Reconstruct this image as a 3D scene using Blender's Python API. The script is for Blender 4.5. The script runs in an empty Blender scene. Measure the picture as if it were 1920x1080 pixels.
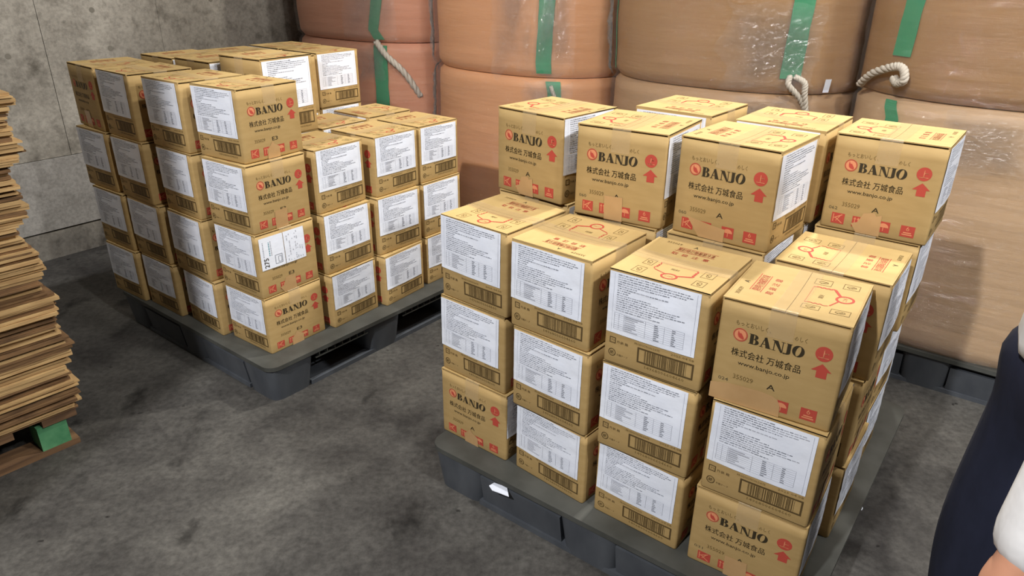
import bpy, bmesh, math, random
from mathutils import Vector, Matrix, noise
random.seed(7)
PI = math.pi
rad = math.radians
SC = bpy.context.scene
COL = SC.collection

# ------------------------------------------------------------------ camera
CAM_Z = 1.46
cam_d = bpy.data.cameras.new('camera')
cam_d.sensor_width = 36.0
cam_d.lens = 36.0 * 1339.1 / 1920.0
cam_d.clip_start = 0.02
cam = bpy.data.objects.new('camera', cam_d)
COL.objects.link(cam)
cam.matrix_world = (Matrix.Translation((0, 0, CAM_Z)) @ Matrix.Rotation(rad(90 - 24.4977), 4, 'X')
                    @ Matrix.Rotation(rad(0.6023), 4, 'Z'))
SC.camera = cam

# ------------------------------------------------------------------ world, lights, exposure
SC.view_settings.view_transform = 'Standard'
SC.view_settings.look = 'None'
SC.view_settings.gamma = 1.0
SC.view_settings.use_curve_mapping = False
SC.view_settings.exposure = -0.10
wd = bpy.data.worlds.new('world')
SC.world = wd
wd.use_nodes = True
wd.node_tree.nodes['Background'].inputs[0].default_value = (0.95, 0.93, 1.0, 1)
wd.node_tree.nodes['Background'].inputs[1].default_value = 0.03


def lamp(name, loc, aim, power, size, color, size_y=None, spread=180):
    d = bpy.data.lights.new(name, 'AREA')
    d.shape = 'RECTANGLE' if size_y else 'DISK'
    d.size = size
    if size_y:
        d.size_y = size_y
    d.energy = power
    d.color = color
    d.spread = rad(spread)
    o = bpy.data.objects.new(name, d)
    COL.objects.link(o)
    o.location = loc
    o.rotation_euler = (Vector(aim) - Vector(loc)).to_track_quat('-Z', 'Y').to_euler()
    return o


lamp('ceiling_lamp_front_left', (-2.4, -1.8, 4.8), (-0.1, 2.6, 0.4), 335, 0.18, (1.0, 0.98, 0.98))
lamp('ceiling_lamp_back', (1.5, 3.25, 3.7), (0.6, 2.0, 0.7), 118, 0.16, (1.0, 0.95, 0.86))
lamp('ceiling_lamp_middle', (0.5, 0.9, 3.7), (-0.1, 3.0, 0.8), 18, 0.2, (1.0, 0.96, 0.92))
lamp('added_glint_light_left', (-2.0, 2.5, 3.9), (0.2, 3.3, 1.2), 11, 0.07, (1.0, 0.98, 0.96))  # added light without a fixture, makes glints on the left bags' film
lamp('added_fill_light_camera', (1.6, -0.2, 3.2), (0.9, 2.9, 0.8), 62, 0.10, (1.0, 0.98, 0.96))  # added fill without a fixture, brightens the rightmost bag and its film
lamp('ceiling_lamp_right', (2.8, 0.5, 3.9), (-0.8, 3.2, 0.7), 95, 0.3, (1.0, 0.97, 0.94))

# ------------------------------------------------------------------ materials
MATS = {}


def s2l(c):
    return tuple(((v / 255.0) / 12.92 if v <= 10 else (((v / 255.0) + 0.055) / 1.055) ** 2.4) for v in c)


def mat(name, rgb, rough=0.7, spec=0.3, metal=0.0):
    m = bpy.data.materials.new(name)
    m.use_nodes = True
    b = m.node_tree.nodes['Principled BSDF']
    b.inputs['Base Color'].default_value = (*s2l(rgb), 1)
    b.inputs['Roughness'].default_value = rough
    b.inputs['Specular IOR Level'].default_value = spec
    b.inputs['Metallic'].default_value = metal
    MATS[name] = m
    return m


def nd(m, t, **kw):
    n = m.node_tree.nodes.new(t)
    for k, v in kw.items():
        setattr(n, k, v)
    return n


def lk(m, a, b):
    m.node_tree.links.new(a, b)


def noisy(name, c1, c2, scale=(20, 20, 20), detail=5, rough=0.8, lo=0.35, hi=0.65, bump=0.0, bscale=None,
          rand=0.0, coords='Object', spec=0.3, bdist=0.01):
    """two-colour procedural material with optional bump and a small per-object tone change"""
    m = mat(name, c1, rough, spec)
    b = m.node_tree.nodes['Principled BSDF']
    tc = nd(m, 'ShaderNodeTexCoord')
    mp = nd(m, 'ShaderNodeMapping')
    mp.inputs['Scale'].default_value = scale
    lk(m, tc.outputs[coords], mp.inputs['Vector'])
    nz = nd(m, 'ShaderNodeTexNoise')
    nz.inputs['Detail'].default_value = detail
    nz.inputs['Scale'].default_value = 1.0
    lk(m, mp.outputs[0], nz.inputs['Vector'])
    cr = nd(m, 'ShaderNodeValToRGB')
    cr.color_ramp.elements[0].position = lo
    cr.color_ramp.elements[1].position = hi
    cr.color_ramp.elements[0].color = (*s2l(c1), 1)
    cr.color_ramp.elements[1].color = (*s2l(c2), 1)
    lk(m, nz.outputs['Fac'], cr.inputs['Fac'])
    out = cr.outputs['Color']
    if rand:
        oi = nd(m, 'ShaderNodeObjectInfo')
        mr = nd(m, 'ShaderNodeMapRange')
        mr.inputs['To Min'].default_value = 1 - rand
        mr.inputs['To Max'].default_value = 1 + rand
        lk(m, oi.outputs['Random'], mr.inputs['Value'])
        hs = nd(m, 'ShaderNodeHueSaturation')
        lk(m, mr.outputs[0], hs.inputs['Value'])
        lk(m, out, hs.inputs['Color'])
        out = hs.outputs['Color']
    lk(m, out, b.inputs['Base Color'])
    if bump:
        n2 = nd(m, 'ShaderNodeTexNoise')
        n2.inputs['Detail'].default_value = 4
        n2.inputs['Scale'].default_value = 1.0
        mp2 = nd(m, 'ShaderNodeMapping')
        mp2.inputs['Scale'].default_value = bscale or scale
        lk(m, tc.outputs[coords], mp2.inputs['Vector'])
        lk(m, mp2.outputs[0], n2.inputs['Vector'])
        bp = nd(m, 'ShaderNodeBump')
        bp.inputs['Strength'].default_value = bump
        bp.inputs['Distance'].default_value = bdist
        lk(m, n2.outputs['Fac'], bp.inputs['Height'])
        lk(m, bp.outputs[0], b.inputs['Normal'])
    return m


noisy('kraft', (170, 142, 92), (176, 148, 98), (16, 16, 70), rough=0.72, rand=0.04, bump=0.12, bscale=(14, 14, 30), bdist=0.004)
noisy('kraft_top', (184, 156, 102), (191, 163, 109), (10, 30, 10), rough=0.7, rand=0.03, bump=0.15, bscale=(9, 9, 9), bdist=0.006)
mat('kraft_print_gap', (200, 160, 105), 0.8)
mat('black_ink', (52, 44, 28), 0.65)
mat('faded_ink', (112, 92, 52), 0.7)
mat('grey_stamp', (96, 86, 60), 0.7)
mat('red_ink', (178, 72, 58), 0.65)
mat('pale_red', (214, 140, 100), 0.7)
noisy('tape', (214, 190, 148), (222, 200, 160), (30, 30, 30), rough=0.28, bump=0.3, bscale=(60, 14, 14), bdist=0.003, spec=0.5)
MATS['tape'].node_tree.nodes['Principled BSDF'].inputs['Alpha'].default_value = 0.22
noisy('tape_patch', (182, 146, 100), (188, 152, 106), (30, 30, 30), rough=0.35, bump=0.4, bscale=(26, 26, 9), bdist=0.003, spec=0.45)
noisy('paper', (226, 232, 244), (234, 239, 248), (8, 8, 8), rough=0.55, bump=0.35, bscale=(16, 16, 26), bdist=0.004)
mat('paper_ink', (168, 171, 180), 0.7)
mat('brown_ink', (84, 67, 38), 0.7)
mat('paper_ink_dark', (122, 126, 136), 0.7)
mat('teal_ink', (70, 140, 150), 0.7)
noisy('pallet_plastic', (64, 65, 61), (80, 81, 77), (9, 9, 9), rough=0.5, bump=0.1, bscale=(60, 60, 60), bdist=0.002)
noisy('pallet_side', (70, 74, 80), (88, 92, 97), (14, 14, 6), rough=0.45, lo=0.3, hi=0.75)
mat('pallet_dark', (34, 36, 40), 0.6)
noisy('pallet_wood', (92, 70, 52), (128, 98, 70), (4, 40, 40), rough=0.8)
noisy('pallet_green', (72, 132, 92), (98, 156, 112), (20, 20, 20), rough=0.6)
noisy('sheet_board', (200, 168, 118), (172, 138, 94), (14, 14, 200), rough=0.85, rand=0.16)
noisy('sheet_dark', (140, 108, 74), (98, 74, 52), (14, 14, 160), rough=0.9, rand=0.18)
mat('green_strap', (38, 140, 92), 0.45)
mat('tie_hole', (112, 108, 98), 0.9)
mat('rope', (188, 180, 166), 0.8)
noisy('navy_cloth', (24, 28, 44), (32, 36, 54), (20, 20, 6), rough=0.9, bump=0.5, bscale=(8, 8, 5), bdist=0.02)
noisy('white_cloth', (226, 226, 226), (240, 240, 240), (20, 20, 20), rough=0.9, bump=0.5, bscale=(10, 10, 8), bdist=0.015)
noisy('skin', (196, 140, 112), (208, 152, 122), (12, 12, 12), rough=0.55)
mat('hair', (26, 22, 20), 0.6)
mat('eye_white', (230, 228, 224), 0.3)
mat('shoe', (28, 28, 30), 0.5)


def floor_material():
    m = mat('concrete_floor', (90, 90, 88), 0.75)
    b = m.node_tree.nodes['Principled BSDF']
    tc = nd(m, 'ShaderNodeTexCoord')

    def nz(scale, detail, rough=0.6, sx=1, sy=1, rot=0):
        mp = nd(m, 'ShaderNodeMapping')
        mp.inputs['Scale'].default_value = (sx, sy, 1)
        mp.inputs['Rotation'].default_value = (0, 0, rad(rot))
        lk(m, tc.outputs['Object'], mp.inputs['Vector'])
        n = nd(m, 'ShaderNodeTexNoise')
        n.inputs['Scale'].default_value = scale
        n.inputs['Detail'].default_value = detail
        n.inputs['Roughness'].default_value = rough
        lk(m, mp.outputs[0], n.inputs['Vector'])
        return n.outputs['Fac']

    def ramp(fac, p0, c0, p1, c1):
        cr = nd(m, 'ShaderNodeValToRGB')
        cr.color_ramp.elements[0].position = p0
        cr.color_ramp.elements[1].position = p1
        cr.color_ramp.elements[0].color = (*s2l(c0), 1)
        cr.color_ramp.elements[1].color = (*s2l(c1), 1)
        lk(m, fac, cr.inputs['Fac'])
        return cr.outputs['Color']

    def mix(mode, fac, a, bb):
        mx = nd(m, 'ShaderNodeMixRGB', blend_type=mode)
        if isinstance(fac, float):
            mx.inputs[0].default_value = fac
        else:
            lk(m, fac, mx.inputs[0])
        lk(m, a, mx.inputs[1])
        lk(m, bb, mx.inputs[2])
        return mx.outputs[0]

    base = ramp(nz(2.2, 8, 0.65), 0.36, (56, 54, 52), 0.66, (100, 98, 93))
    fine = ramp(nz(46, 6, 0.7), 0.3, (168, 168, 168), 0.62, (255, 255, 255))
    c = mix('MULTIPLY', 0.85, base, fine)
    stain = ramp(nz(5.5, 5, 0.55, 1, 0.6, 35), 0.60, (255, 255, 255), 0.70, (110, 108, 106))
    c = mix('MULTIPLY', 0.85, c, stain)
    spots = ramp(nz(15, 3, 0.5), 0.70, (255, 255, 255), 0.74, (112, 110, 108))
    c = mix('MULTIPLY', 0.9, c, spots)
    rub = ramp(nz(7, 8, 0.75, 0.5, 2.2, 55), 0.60, (0, 0, 0), 0.74, (34, 33, 30))
    c = mix('ADD', 0.6, c, rub)
    lk(m, c, b.inputs['Base Color'])
    bp = nd(m, 'ShaderNodeBump')
    bp.inputs['Strength'].default_value = 0.25
    bp.inputs['Distance'].default_value = 0.01
    lk(m, nz(30, 8, 0.7), bp.inputs['Height'])
    lk(m, bp.outputs[0], b.inputs['Normal'])
    rr = nd(m, 'ShaderNodeMapRange')
    rr.inputs['To Min'].default_value = 0.55
    rr.inputs['To Max'].default_value = 0.9
    lk(m, nz(4, 5), rr.inputs['Value'])
    lk(m, rr.outputs[0], b.inputs['Roughness'])
    return m


def wall_material(name, c0, c1, c2):
    m = mat(name, c0, 0.85)
    b = m.node_tree.nodes['Principled BSDF']
    tc = nd(m, 'ShaderNodeTexCoord')
    outs = []
    for sc, det, p0, p1, ca, cb in ((1.6, 7, 0.38, 0.62, c0, c1), (9, 6, 0.50, 0.72, (255, 255, 255), c2),
                                    (60, 4, 0.3, 0.6, (205, 205, 205), (255, 255, 255))):
        n = nd(m, 'ShaderNodeTexNoise')
        n.inputs['Scale'].default_value = sc
        n.inputs['Detail'].default_value = det
        n.inputs['Roughness'].default_value = 0.65
        lk(m, tc.outputs['Object'], n.inputs['Vector'])
        cr = nd(m, 'ShaderNodeValToRGB')
        cr.color_ramp.elements[0].position = p0
        cr.color_ramp.elements[1].position = p1
        cr.color_ramp.elements[0].color = (*s2l(ca), 1)
        cr.color_ramp.elements[1].color = (*s2l(cb), 1)
        lk(m, n.outputs['Fac'], cr.inputs['Fac'])
        outs.append(cr.outputs[0])
    prev = outs[0]
    for o in outs[1:]:
        mx = nd(m, 'ShaderNodeMixRGB', blend_type='MULTIPLY')
        mx.inputs[0].default_value = 0.8
        lk(m, prev, mx.inputs[1])
        lk(m, o, mx.inputs[2])
        prev = mx.outputs[0]
    lk(m, prev, b.inputs['Base Color'])
    bp = nd(m, 'ShaderNodeBump')
    bp.inputs['Strength'].default_value = 0.3
    bp.inputs['Distance'].default_value = 0.008
    n = nd(m, 'ShaderNodeTexNoise')
    n.inputs['Scale'].default_value = 25
    n.inputs['Detail'].default_value = 6
    lk(m, tc.outputs['Object'], n.inputs['Vector'])
    lk(m, n.outputs['Fac'], bp.inputs['Height'])
    lk(m, bp.outputs[0], b.inputs['Normal'])
    return m


def film_material(name, gloss, rough, white, dist, scale, fade=False):
    m = bpy.data.materials.new(name)
    m.use_nodes = True
    nt = m.node_tree
    nt.nodes.clear()
    out = nd(m, 'ShaderNodeOutputMaterial')
    tr = nd(m, 'ShaderNodeBsdfTransparent')
    tr.inputs[0].default_value = (0.97, 0.97, 0.97, 1)
    gl = nd(m, 'ShaderNodeBsdfGlossy')
    gl.inputs['Roughness'].default_value = rough
    df = nd(m, 'ShaderNodeBsdfDiffuse')
    df.inputs[0].default_value = (0.9, 0.9, 0.9, 1)
    tc = nd(m, 'ShaderNodeTexCoord')
    mp = nd(m, 'ShaderNodeMapping')
    mp.inputs['Scale'].default_value = scale
    lk(m, tc.outputs['Object'], mp.inputs['Vector'])
    n = nd(m, 'ShaderNodeTexNoise')
    n.inputs['Scale'].default_value = 2.4
    n.inputs['Detail'].default_value = 6
    n.inputs['Roughness'].default_value = 0.7
    n.inputs['Distortion'].default_value = 0.6
    lk(m, mp.outputs[0], n.inputs['Vector'])
    bp = nd(m, 'ShaderNodeBump')
    bp.inputs['Strength'].default_value = 1.0
    bp.inputs['Distance'].default_value = dist
    lk(m, n.outputs['Fac'], bp.inputs['Height'])
    lk(m, bp.outputs[0], gl.inputs['Normal'])
    m1 = nd(m, 'ShaderNodeMixShader')
    m1.inputs[0].default_value = gloss
    if fade:
        at = nd(m, 'ShaderNodeAttribute', attribute_name='thickness')
        mu = nd(m, 'ShaderNodeMath', operation='MULTIPLY')
        mu.inputs[1].default_value = gloss
        lk(m, at.outputs['Fac'], mu.inputs[0])
        lk(m, mu.outputs[0], m1.inputs[0])
    lk(m, tr.outputs[0], m1.inputs[1])
    lk(m, gl.outputs[0], m1.inputs[2])
    m2 = nd(m, 'ShaderNodeMixShader')
    m2.inputs[0].default_value = white
    lk(m, m1.outputs[0], m2.inputs[1])
    lk(m, df.outputs[0], m2.inputs[2])
    lk(m, m2.outputs[0], out.inputs['Surface'])
    MATS[name] = m


def bag_material(name, c1, c2):
    return noisy(name, c1, c2, (3, 3, 34), detail=6, rough=0.5, bump=0.45, bscale=(2.5, 2.5, 24), bdist=0.010,
                 lo=0.3, hi=0.7, spec=0.35)


film_material('stretch_film', 0.11, 0.18, 0.03, 0.018, (16, 16, 30))
film_material('film_fold', 0.34, 0.20, 0.03, 0.055, (22, 22, 30), True)
floor_material()
wall_material('concrete_wall', (136, 131, 121), (166, 161, 150), (150, 146, 140))
wall_material('concrete_panel', (150, 147, 141), (168, 165, 159), (205, 203, 200))
bag_material('bag_peach', (206, 146, 97), (212, 153, 104))
bag_material('bag_salmon', (206, 140, 106), (212, 150, 116))
bag_material('bag_pale', (188, 154, 114), (196, 162, 122))
bag_material('bag_tan', (152, 112, 64), (160, 120, 72))
bag_material('bag_brown', (164, 128, 88), (172, 136, 96))


# ------------------------------------------------------------------ mesh helpers
class MB:
    """collects verts and faces with material slots and links them as ONE object"""

    def __init__(self):
        self.v = []
        self.f = []
        self.m = []
        self.s = []
        self.names = []

    def mi(self, name):
        if name not in self.names:
            self.names.append(name)
        return self.names.index(name)

    def add(self, verts, faces, mname, smooth=False):
        o = len(self.v)
        self.v.extend([tuple(p) for p in verts])
        k = self.mi(mname)
        for f in faces:
            self.f.append([i + o for i in f])
            self.m.append(k)
            self.s.append(smooth)

    def box(self, c, s, mname, rot=None):
        x, y, z = s[0] / 2, s[1] / 2, s[2] / 2
        vs = [Vector((a * x, b * y, d * z)) for d in (-1, 1) for b in (-1, 1) for a in (-1, 1)]
        if rot is not None:
            vs = [rot @ v for v in vs]
        vs = [v + Vector(c) for v in vs]
        self.add(vs, [(0, 2, 3, 1), (4, 5, 7, 6), (0, 1, 5, 4), (2, 6, 7, 3), (0, 4, 6, 2), (1, 3, 7, 5)], mname)

    def prism(self, pts, z0, z1, mname, smooth=False):
        n = len(pts)
        vs = [(p[0], p[1], z0) for p in pts] + [(p[0], p[1], z1) for p in pts]
        self.add(vs, [list(range(n))[::-1], list(range(n, 2 * n))], mname)
        self.add(vs, [(i, (i + 1) % n, n + (i + 1) % n, n + i) for i in range(n)], mname, smooth)

    def tube(self, pts, r, mname, seg=8, closed=False):
        vs, fs = [], []
        n = len(pts)
        pts = [Vector(p) for p in pts]
        for i, p in enumerate(pts):
            t = (pts[min(i + 1, n - 1)] - pts[max(i - 1, 0)]).normalized()
            a = t.orthogonal().normalized() if i == 0 else (pa - t * pa.dot(t)).normalized()
            pa = a
            b = t.cross(a)
            rr = r[i] if isinstance(r, (list, tuple)) else r
            for k in range(seg):
                an = 2 * PI * k / seg
                vs.append(p + (a * math.cos(an) + b * math.sin(an)) * rr)
        for i in range(n - 1):
            for k in range(seg):
                fs.append((i * seg + k, i * seg + (k + 1) % seg, (i + 1) * seg + (k + 1) % seg, (i + 1) * seg + k))
        fs.append(list(range(seg))[::-1])
        fs.append([(n - 1) * seg + k for k in range(seg)])
        self.add(vs, fs, mname, True)

    def mesh(self, name):
        me = bpy.data.meshes.new(name)
        me.from_pydata(self.v, [], self.f)
        for n in self.names:
            me.materials.append(MATS[n])
        me.polygons.foreach_set('material_index', self.m)
        me.polygons.foreach_set('use_smooth', self.s)
        me.update()
        return me

    def build(self, name, parent=None, loc=None, rotz=None):
        o = bpy.data.objects.new(name, self.mesh(name))
        COL.objects.link(o)
        if parent:
            o.parent = parent
        if loc is not None:
            o.location = loc
        if rotz is not None:
            o.rotation_euler = (0, 0, rotz)
        return o


def tag(o, label=None, cat=None, group=None, kind=None):
    if label:
        o['label'] = label
    if cat:
        o['category'] = cat
    if group:
        o['group'] = group
    if kind:
        o['kind'] = kind
    return o


def empty(name, loc=(0, 0, 0), rz=0.0):
    o = bpy.data.objects.new(name, None)
    o.empty_display_size = 0.1
    COL.objects.link(o)
    o.location = loc
    o.rotation_euler = (0, 0, rz)
    return o


_tc = {}


def text2d(s, bold=0.0, res=2):
    """filled outline of a text, normalised to the unit square: verts, faces"""
    key = (s, bold, res)
    if key not in _tc:
        c = bpy.data.curves.new('lettering', 'FONT')
        c.body = s
        c.resolution_u = res
        c.offset = bold
        o = bpy.data.objects.new('lettering', c)
        COL.objects.link(o)
        bpy.context.view_layer.update()
        me = o.to_mesh()
        vs = [(v.co.x, v.co.y) for v in me.vertices]
        fs = [list(p.vertices) for p in me.polygons]
        o.to_mesh_clear()
        bpy.data.objects.remove(o)
        bpy.data.curves.remove(c)
        x0 = min(v[0] for v in vs); x1 = max(v[0] for v in vs)
        y0 = min(v[1] for v in vs); y1 = max(v[1] for v in vs)
        vs = [((v[0] - x0) / (x1 - x0), (v[1] - y0) / max(y1 - y0, 1e-6)) for v in vs]
        _tc[key] = (vs, fs)
    return _tc[key]


# ------------------------------------------------------------------ the setting
fl = MB()
fl.add([(-8, -3, 0), (9, -3, 0), (9, 12, 0), (-8, 12, 0)], [(0, 1, 2, 3)], 'concrete_floor')
tag(fl.build('floor'), kind='structure')

# left concrete wall, runs along direction WD
WA = Vector((-2.395, 3.595, 0))
WD = Vector((math.cos(rad(53)), math.sin(rad(53)), 0))
WN = Vector((WD.y, -WD.x, 0))          # towards the room
wall_rz = rad(53)
wl = MB()


def wall_strip(b, x0, x1, z0, z1, off, mname):
    # local: x along the wall, -y is the room side
    b.box(((x0 + x1) / 2, 0.15 - off / 2, (z0 + z1) / 2), (x1 - x0, 0.30 + off, z1 - z0), mname)


wall_strip(wl, -7, 4.5, 0.0, 0.146, 0.010, 'concrete_wall')
wall_strip(wl, -7, 4.5, 0.154, 0.520, 0.018, 'concrete_panel')
wall_strip(wl, -7, 0.118, 0.523, 5.4, 0.010, 'concrete_wall')
wall_strip(wl, 0.121, 0.721, 0.523, 5.4, 0.010, 'concrete_wall')
wall_strip(wl, 0.7225, 4.5, 0.523, 5.4, 0.010, 'concrete_wall')
wl.box((-1.2, 0.20, 2.7), (11.4, 0.15, 5.4), 'pallet_dark')
w_o = wl.build('wall_left', loc=WA, rotz=wall_rz)
tag(w_o, kind='structure')
# form-tie holes in the wall
wh = MB()
for (hx, hz) in ((0.432, 1.03), (0.38, 1.22), (-0.05, 1.03), (1.05, 1.25), (-0.6, 1.03), (1.05, 0.8)):
    vs = [(hx + 0.013 * math.cos(a * PI / 6), -0.0115, hz + 0.013 * math.sin(a * PI / 6)) for a in range(12)]
    wh.add(vs, [list(range(12))], 'tie_hole')
tag(wh.build('trim_1', loc=WA, rotz=wall_rz), kind='structure')

# back wall behind the bulk bags
wb = MB()
wb.box((0, 0.15, 2.7), (14, 0.3, 5.4), 'concrete_wall')
tag(wb.build('wall_back', loc=(1.4, 6.05, 0), rotz=rad(-37)), kind='structure')
# unseen square column left of the camera, added to block the front-left lamp
pc = MB()
pc.box((0, 0, 2.7), (0.45, 0.40, 5.4), 'concrete_wall')
tag(pc.build('added_shade_column', loc=(-1.995, 0.60, 0), rotz=0), kind='structure')

# ------------------------------------------------------------------ cartons
W, LG, H = 0.2476, 0.2381, 0.2385
BULGE = 0.0038
SAG = 0.0045
EDGE = 0.006


def bul(a, b):
    a = min(max(a, 0), 1)
    b = min(max(b, 0), 1)
    return BULGE * (1 - (2 * a - 1) ** 2) * (1 - (2 * b - 1) ** 2) * 1.0


def P(face, a, b, off=0.0):
    """point on a carton face, a left to right and b bottom to top as one looks at it"""
    if face == 'T':
        return ((a - 0.5) * W, (b - 0.5) * LG, H + off - SAG * (1 - (2 * a - 1) ** 2) * (1 - (2 * b - 1) ** 2))
    d = bul(a, b) + off
    z = b * H
    if face == 'B0':
        return ((a - 0.5) * W, -(LG / 2 + d), z)
    if face == 'B1':
        return (-(a - 0.5) * W, (LG / 2 + d), z)
    if face == 'L0':
        return ((W / 2 + d), (a - 0.5) * LG, z)
    return (-(W / 2 + d), -(a - 0.5) * LG, z)


def rect(mb, face, a0, b0, a1, b1, mname, off=0.0005, n=None):
    na = n or max(1, int(abs(a1 - a0) / 0.07) + 1)
    nb = n or max(1, int(abs(b1 - b0) / 0.07) + 1)
    vs = [P(face, a0 + (a1 - a0) * i / na, b0 + (b1 - b0) * j / nb, off) for j in range(nb + 1) for i in range(na + 1)]
    fs = [(j * (na + 1) + i, j * (na + 1) + i + 1, (j + 1) * (na + 1) + i + 1, (j + 1) * (na + 1) + i)
          for j in range(nb) for i in range(na)]
    mb.add(vs, fs, mname)


def poly(mb, face, pts, mname, off=0.0005):
    mb.add([P(face, a, b, off) for a, b in pts], [list(range(len(pts)))], mname)


def line(mb, face, p, q, w, mname, off=0.0005):
    """stroke of width w (fraction) from p to q"""
    d = math.hypot(q[0] - p[0], q[1] - p[1])
    n = max(1, int(d / 0.06))
    nx, ny = -(q[1] - p[1]) / d * w / 2, (q[0] - p[0]) / d * w / 2
    for k in range(n):
        u, v = k / n, (k + 1) / n
        a = (p[0] + (q[0] - p[0]) * u, p[1] + (q[1] - p[1]) * u)
        b = (p[0] + (q[0] - p[0]) * v, p[1] + (q[1] - p[1]) * v)
        poly(mb, face, [(a[0] - nx, a[1] - ny), (b[0] - nx, b[1] - ny), (b[0] + nx, b[1] + ny), (a[0] + nx, a[1] + ny)],
             mname, off)


def frame(mb, face, a0, b0, a1, b1, w, mname, off=0.0005):
    wz = w * W / H
    rect(mb, face, a0, b0, a1, b0 + wz, mname, off)
    rect(mb, face, a0, b1 - wz, a1, b1, mname, off)
    rect(mb, face, a0, b0 + wz, a0 + w, b1 - wz, mname, off)
    rect(mb, face, a1 - w, b0 + wz, a1, b1 - wz, mname, off)


def text(mb, face, s, a0, b0, a1, b1, mname, bold=0.0, off=0.0005, turn=False, res=2):
    if bold > 0.012:
        e = 0.0045 * (a1 - a0) / max(len(s), 1) * 2.2
        text(mb, face, s, a0, b0, a1 - e, b1, mname, 0.0, off, turn, res)
        if turn:
            text(mb, face, s, a0, b0 + e, a1, b1 + e, mname, 0.0, off, turn, res)
        else:
            text(mb, face, s, a0 + e, b0, a1, b1, mname, 0.0, off, turn, res)
            text(mb, face, s, a0 + e / 2, b0, a1 - e / 2, b1 + e * 0.5, mname, 0.0, off, turn, res)
        return
    vs, fs = text2d(s, bold, res)
    if turn:   # on the top: glyphs read along +b with their heads towards -a; box is still a0..a1, b0..b1
        vv = [P(face, a1 - v * (a1 - a0), b0 + u * (b1 - b0), off) for u, v in vs]
    else:
        vv = [P(face, a0 + u * (a1 - a0), b0 + v * (b1 - b0), off) for u, v in vs]
    mb.add(vv, fs, mname)


def ring(mb, face, ca, cb, ra, rb, t, mname, off=0.0005, n=28, disc=False):
    if disc:
        poly(mb, face, [(ca + ra * math.cos(2 * PI * k / n), cb + rb * math.sin(2 * PI * k / n)) for k in range(n)], mname, off)
        return
    for k in range(n):
        a, b = 2 * PI * k / n, 2 * PI * (k + 1) / n
        poly(mb, face, [(ca + ra * math.cos(a), cb + rb * math.sin(a)), (ca + ra * math.cos(b), cb + rb * math.sin(b)),
                        (ca + (ra - t) * math.cos(b), cb + (rb - t) * math.sin(b)),
                        (ca + (ra - t) * math.cos(a), cb + (rb - t) * math.sin(a))], mname, off)


def brand_word(mb, face, x0, y0, x1, y1):
    """the bold high-contrast serif capitals B A N J O, built stroke by stroke"""
    TW = 4.62
    quads = []

    def q(*p):
        quads.append(p)

    def arc(cx, cy, rx, ry, tx, ty, a0, a1, n=14, dx=0.0):
        for k in range(n):
            a = rad(a0 + (a1 - a0) * k / n)
            b = rad(a0 + (a1 - a0) * (k + 1) / n)
            q((cx + rx * math.cos(a), cy + ry * math.sin(a)), (cx + rx * math.cos(b), cy + ry * math.sin(b)),
              (cx + dx + (rx - tx) * math.cos(b), cy + (ry - ty) * math.sin(b)),
              (cx + dx + (rx - tx) * math.cos(a), cy + (ry - ty) * math.sin(a)))
    # B
    q((0.09, 0), (0.40, 0), (0.40, 1), (0.09, 1))
    q((0, 0), (0.5, 0), (0.5, 0.06), (0, 0.05)); q((0, 0.95), (0.45, 0.94), (0.45, 1), (0, 1))
    q((0.36, 0.49), (0.5, 0.49), (0.5, 0.545), (0.36, 0.545))
    arc(0.45, 0.755, 0.33, 0.245, 0.27, 0.065, -90, 90)
    arc(0.49, 0.27, 0.38, 0.27, 0.29, 0.065, -90, 90)
    # A
    o = 0.93
    q((o + 0.10, 0.03), (o + 0.18, 0.03), (o + 0.47, 0.98), (o + 0.41, 1.0))
    q((o + 0.56, 0.0), (o + 0.95, 0.0), (o + 0.55, 1.05), (o + 0.34, 0.95))
    q((o + 0.2, 0.30), (o + 0.68, 0.30), (o + 0.66, 0.355), (o + 0.22, 0.355))
    q((o - 0.02, 0), (o + 0.32, 0), (o + 0.30, 0.05), (o, 0.05)); q((o + 0.52, 0), (o + 1.02, 0), (o + 1.0, 0.05), (o + 0.55, 0.05))
    # N
    o = 1.98
    q((o + 0.13, 0), (o + 0.20, 0), (o + 0.20, 0.95), (o + 0.13, 0.95))
    q((o + 0.74, -0.05), (o + 0.91, -0.05), (o + 0.44, 1.0), (o + 0.04, 1.0))
    q((o + 0.83, -0.03), (o + 0.90, -0.03), (o + 0.90, 0.97), (o + 0.83, 0.97))
    q((o, 0), (o + 0.33, 0), (o + 0.31, 0.05), (o + 0.02, 0.05)); q((o - 0.02, 0.95), (o + 0.34, 0.95), (o + 0.34, 1.0), (o - 0.02, 1.0))
    q((o + 0.70, 0.95), (o + 1.03, 0.95), (o + 1.03, 1.0), (o + 0.70, 1.0))
    # J
    o = 3.02
    q((o + 0.18, 0.06), (o + 0.49, 0.12), (o + 0.49, 1), (o + 0.18, 1)); q((o + 0.10, 0.95), (o + 0.57, 0.95), (o + 0.57, 1), (o + 0.10, 1))
    arc(o + 0.10, 0.12, 0.39, 0.20, 0.31, 0.10, -100, 0)
    arc(o - 0.02, -0.02, 0.10, 0.07, 0.10, 0.07, 0, 360, 10)
    # O, slanted stress
    o = 3.62
    cx, cy = o + 0.50, 0.50
    for k in range(32):
        p = []
        for a in (2 * PI * k / 32, 2 * PI * (k + 1) / 32):
            p.append((a, (cx + 0.50 * math.cos(a), cy + 0.54 * math.sin(a)),
                      (cx + 0.19 * math.cos(a) + 0.09 * math.sin(a), cy + 0.475 * math.sin(a) - 0.02 * math.cos(a))))
        q(p[0][1], p[1][1], p[1][2], p[0][2])
    for f in quads:
        poly(mb, face, [(x0 + (x1 - x0) * u / TW, y0 + (y1 - y0) * v) for u, v in f], 'black_ink')


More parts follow.
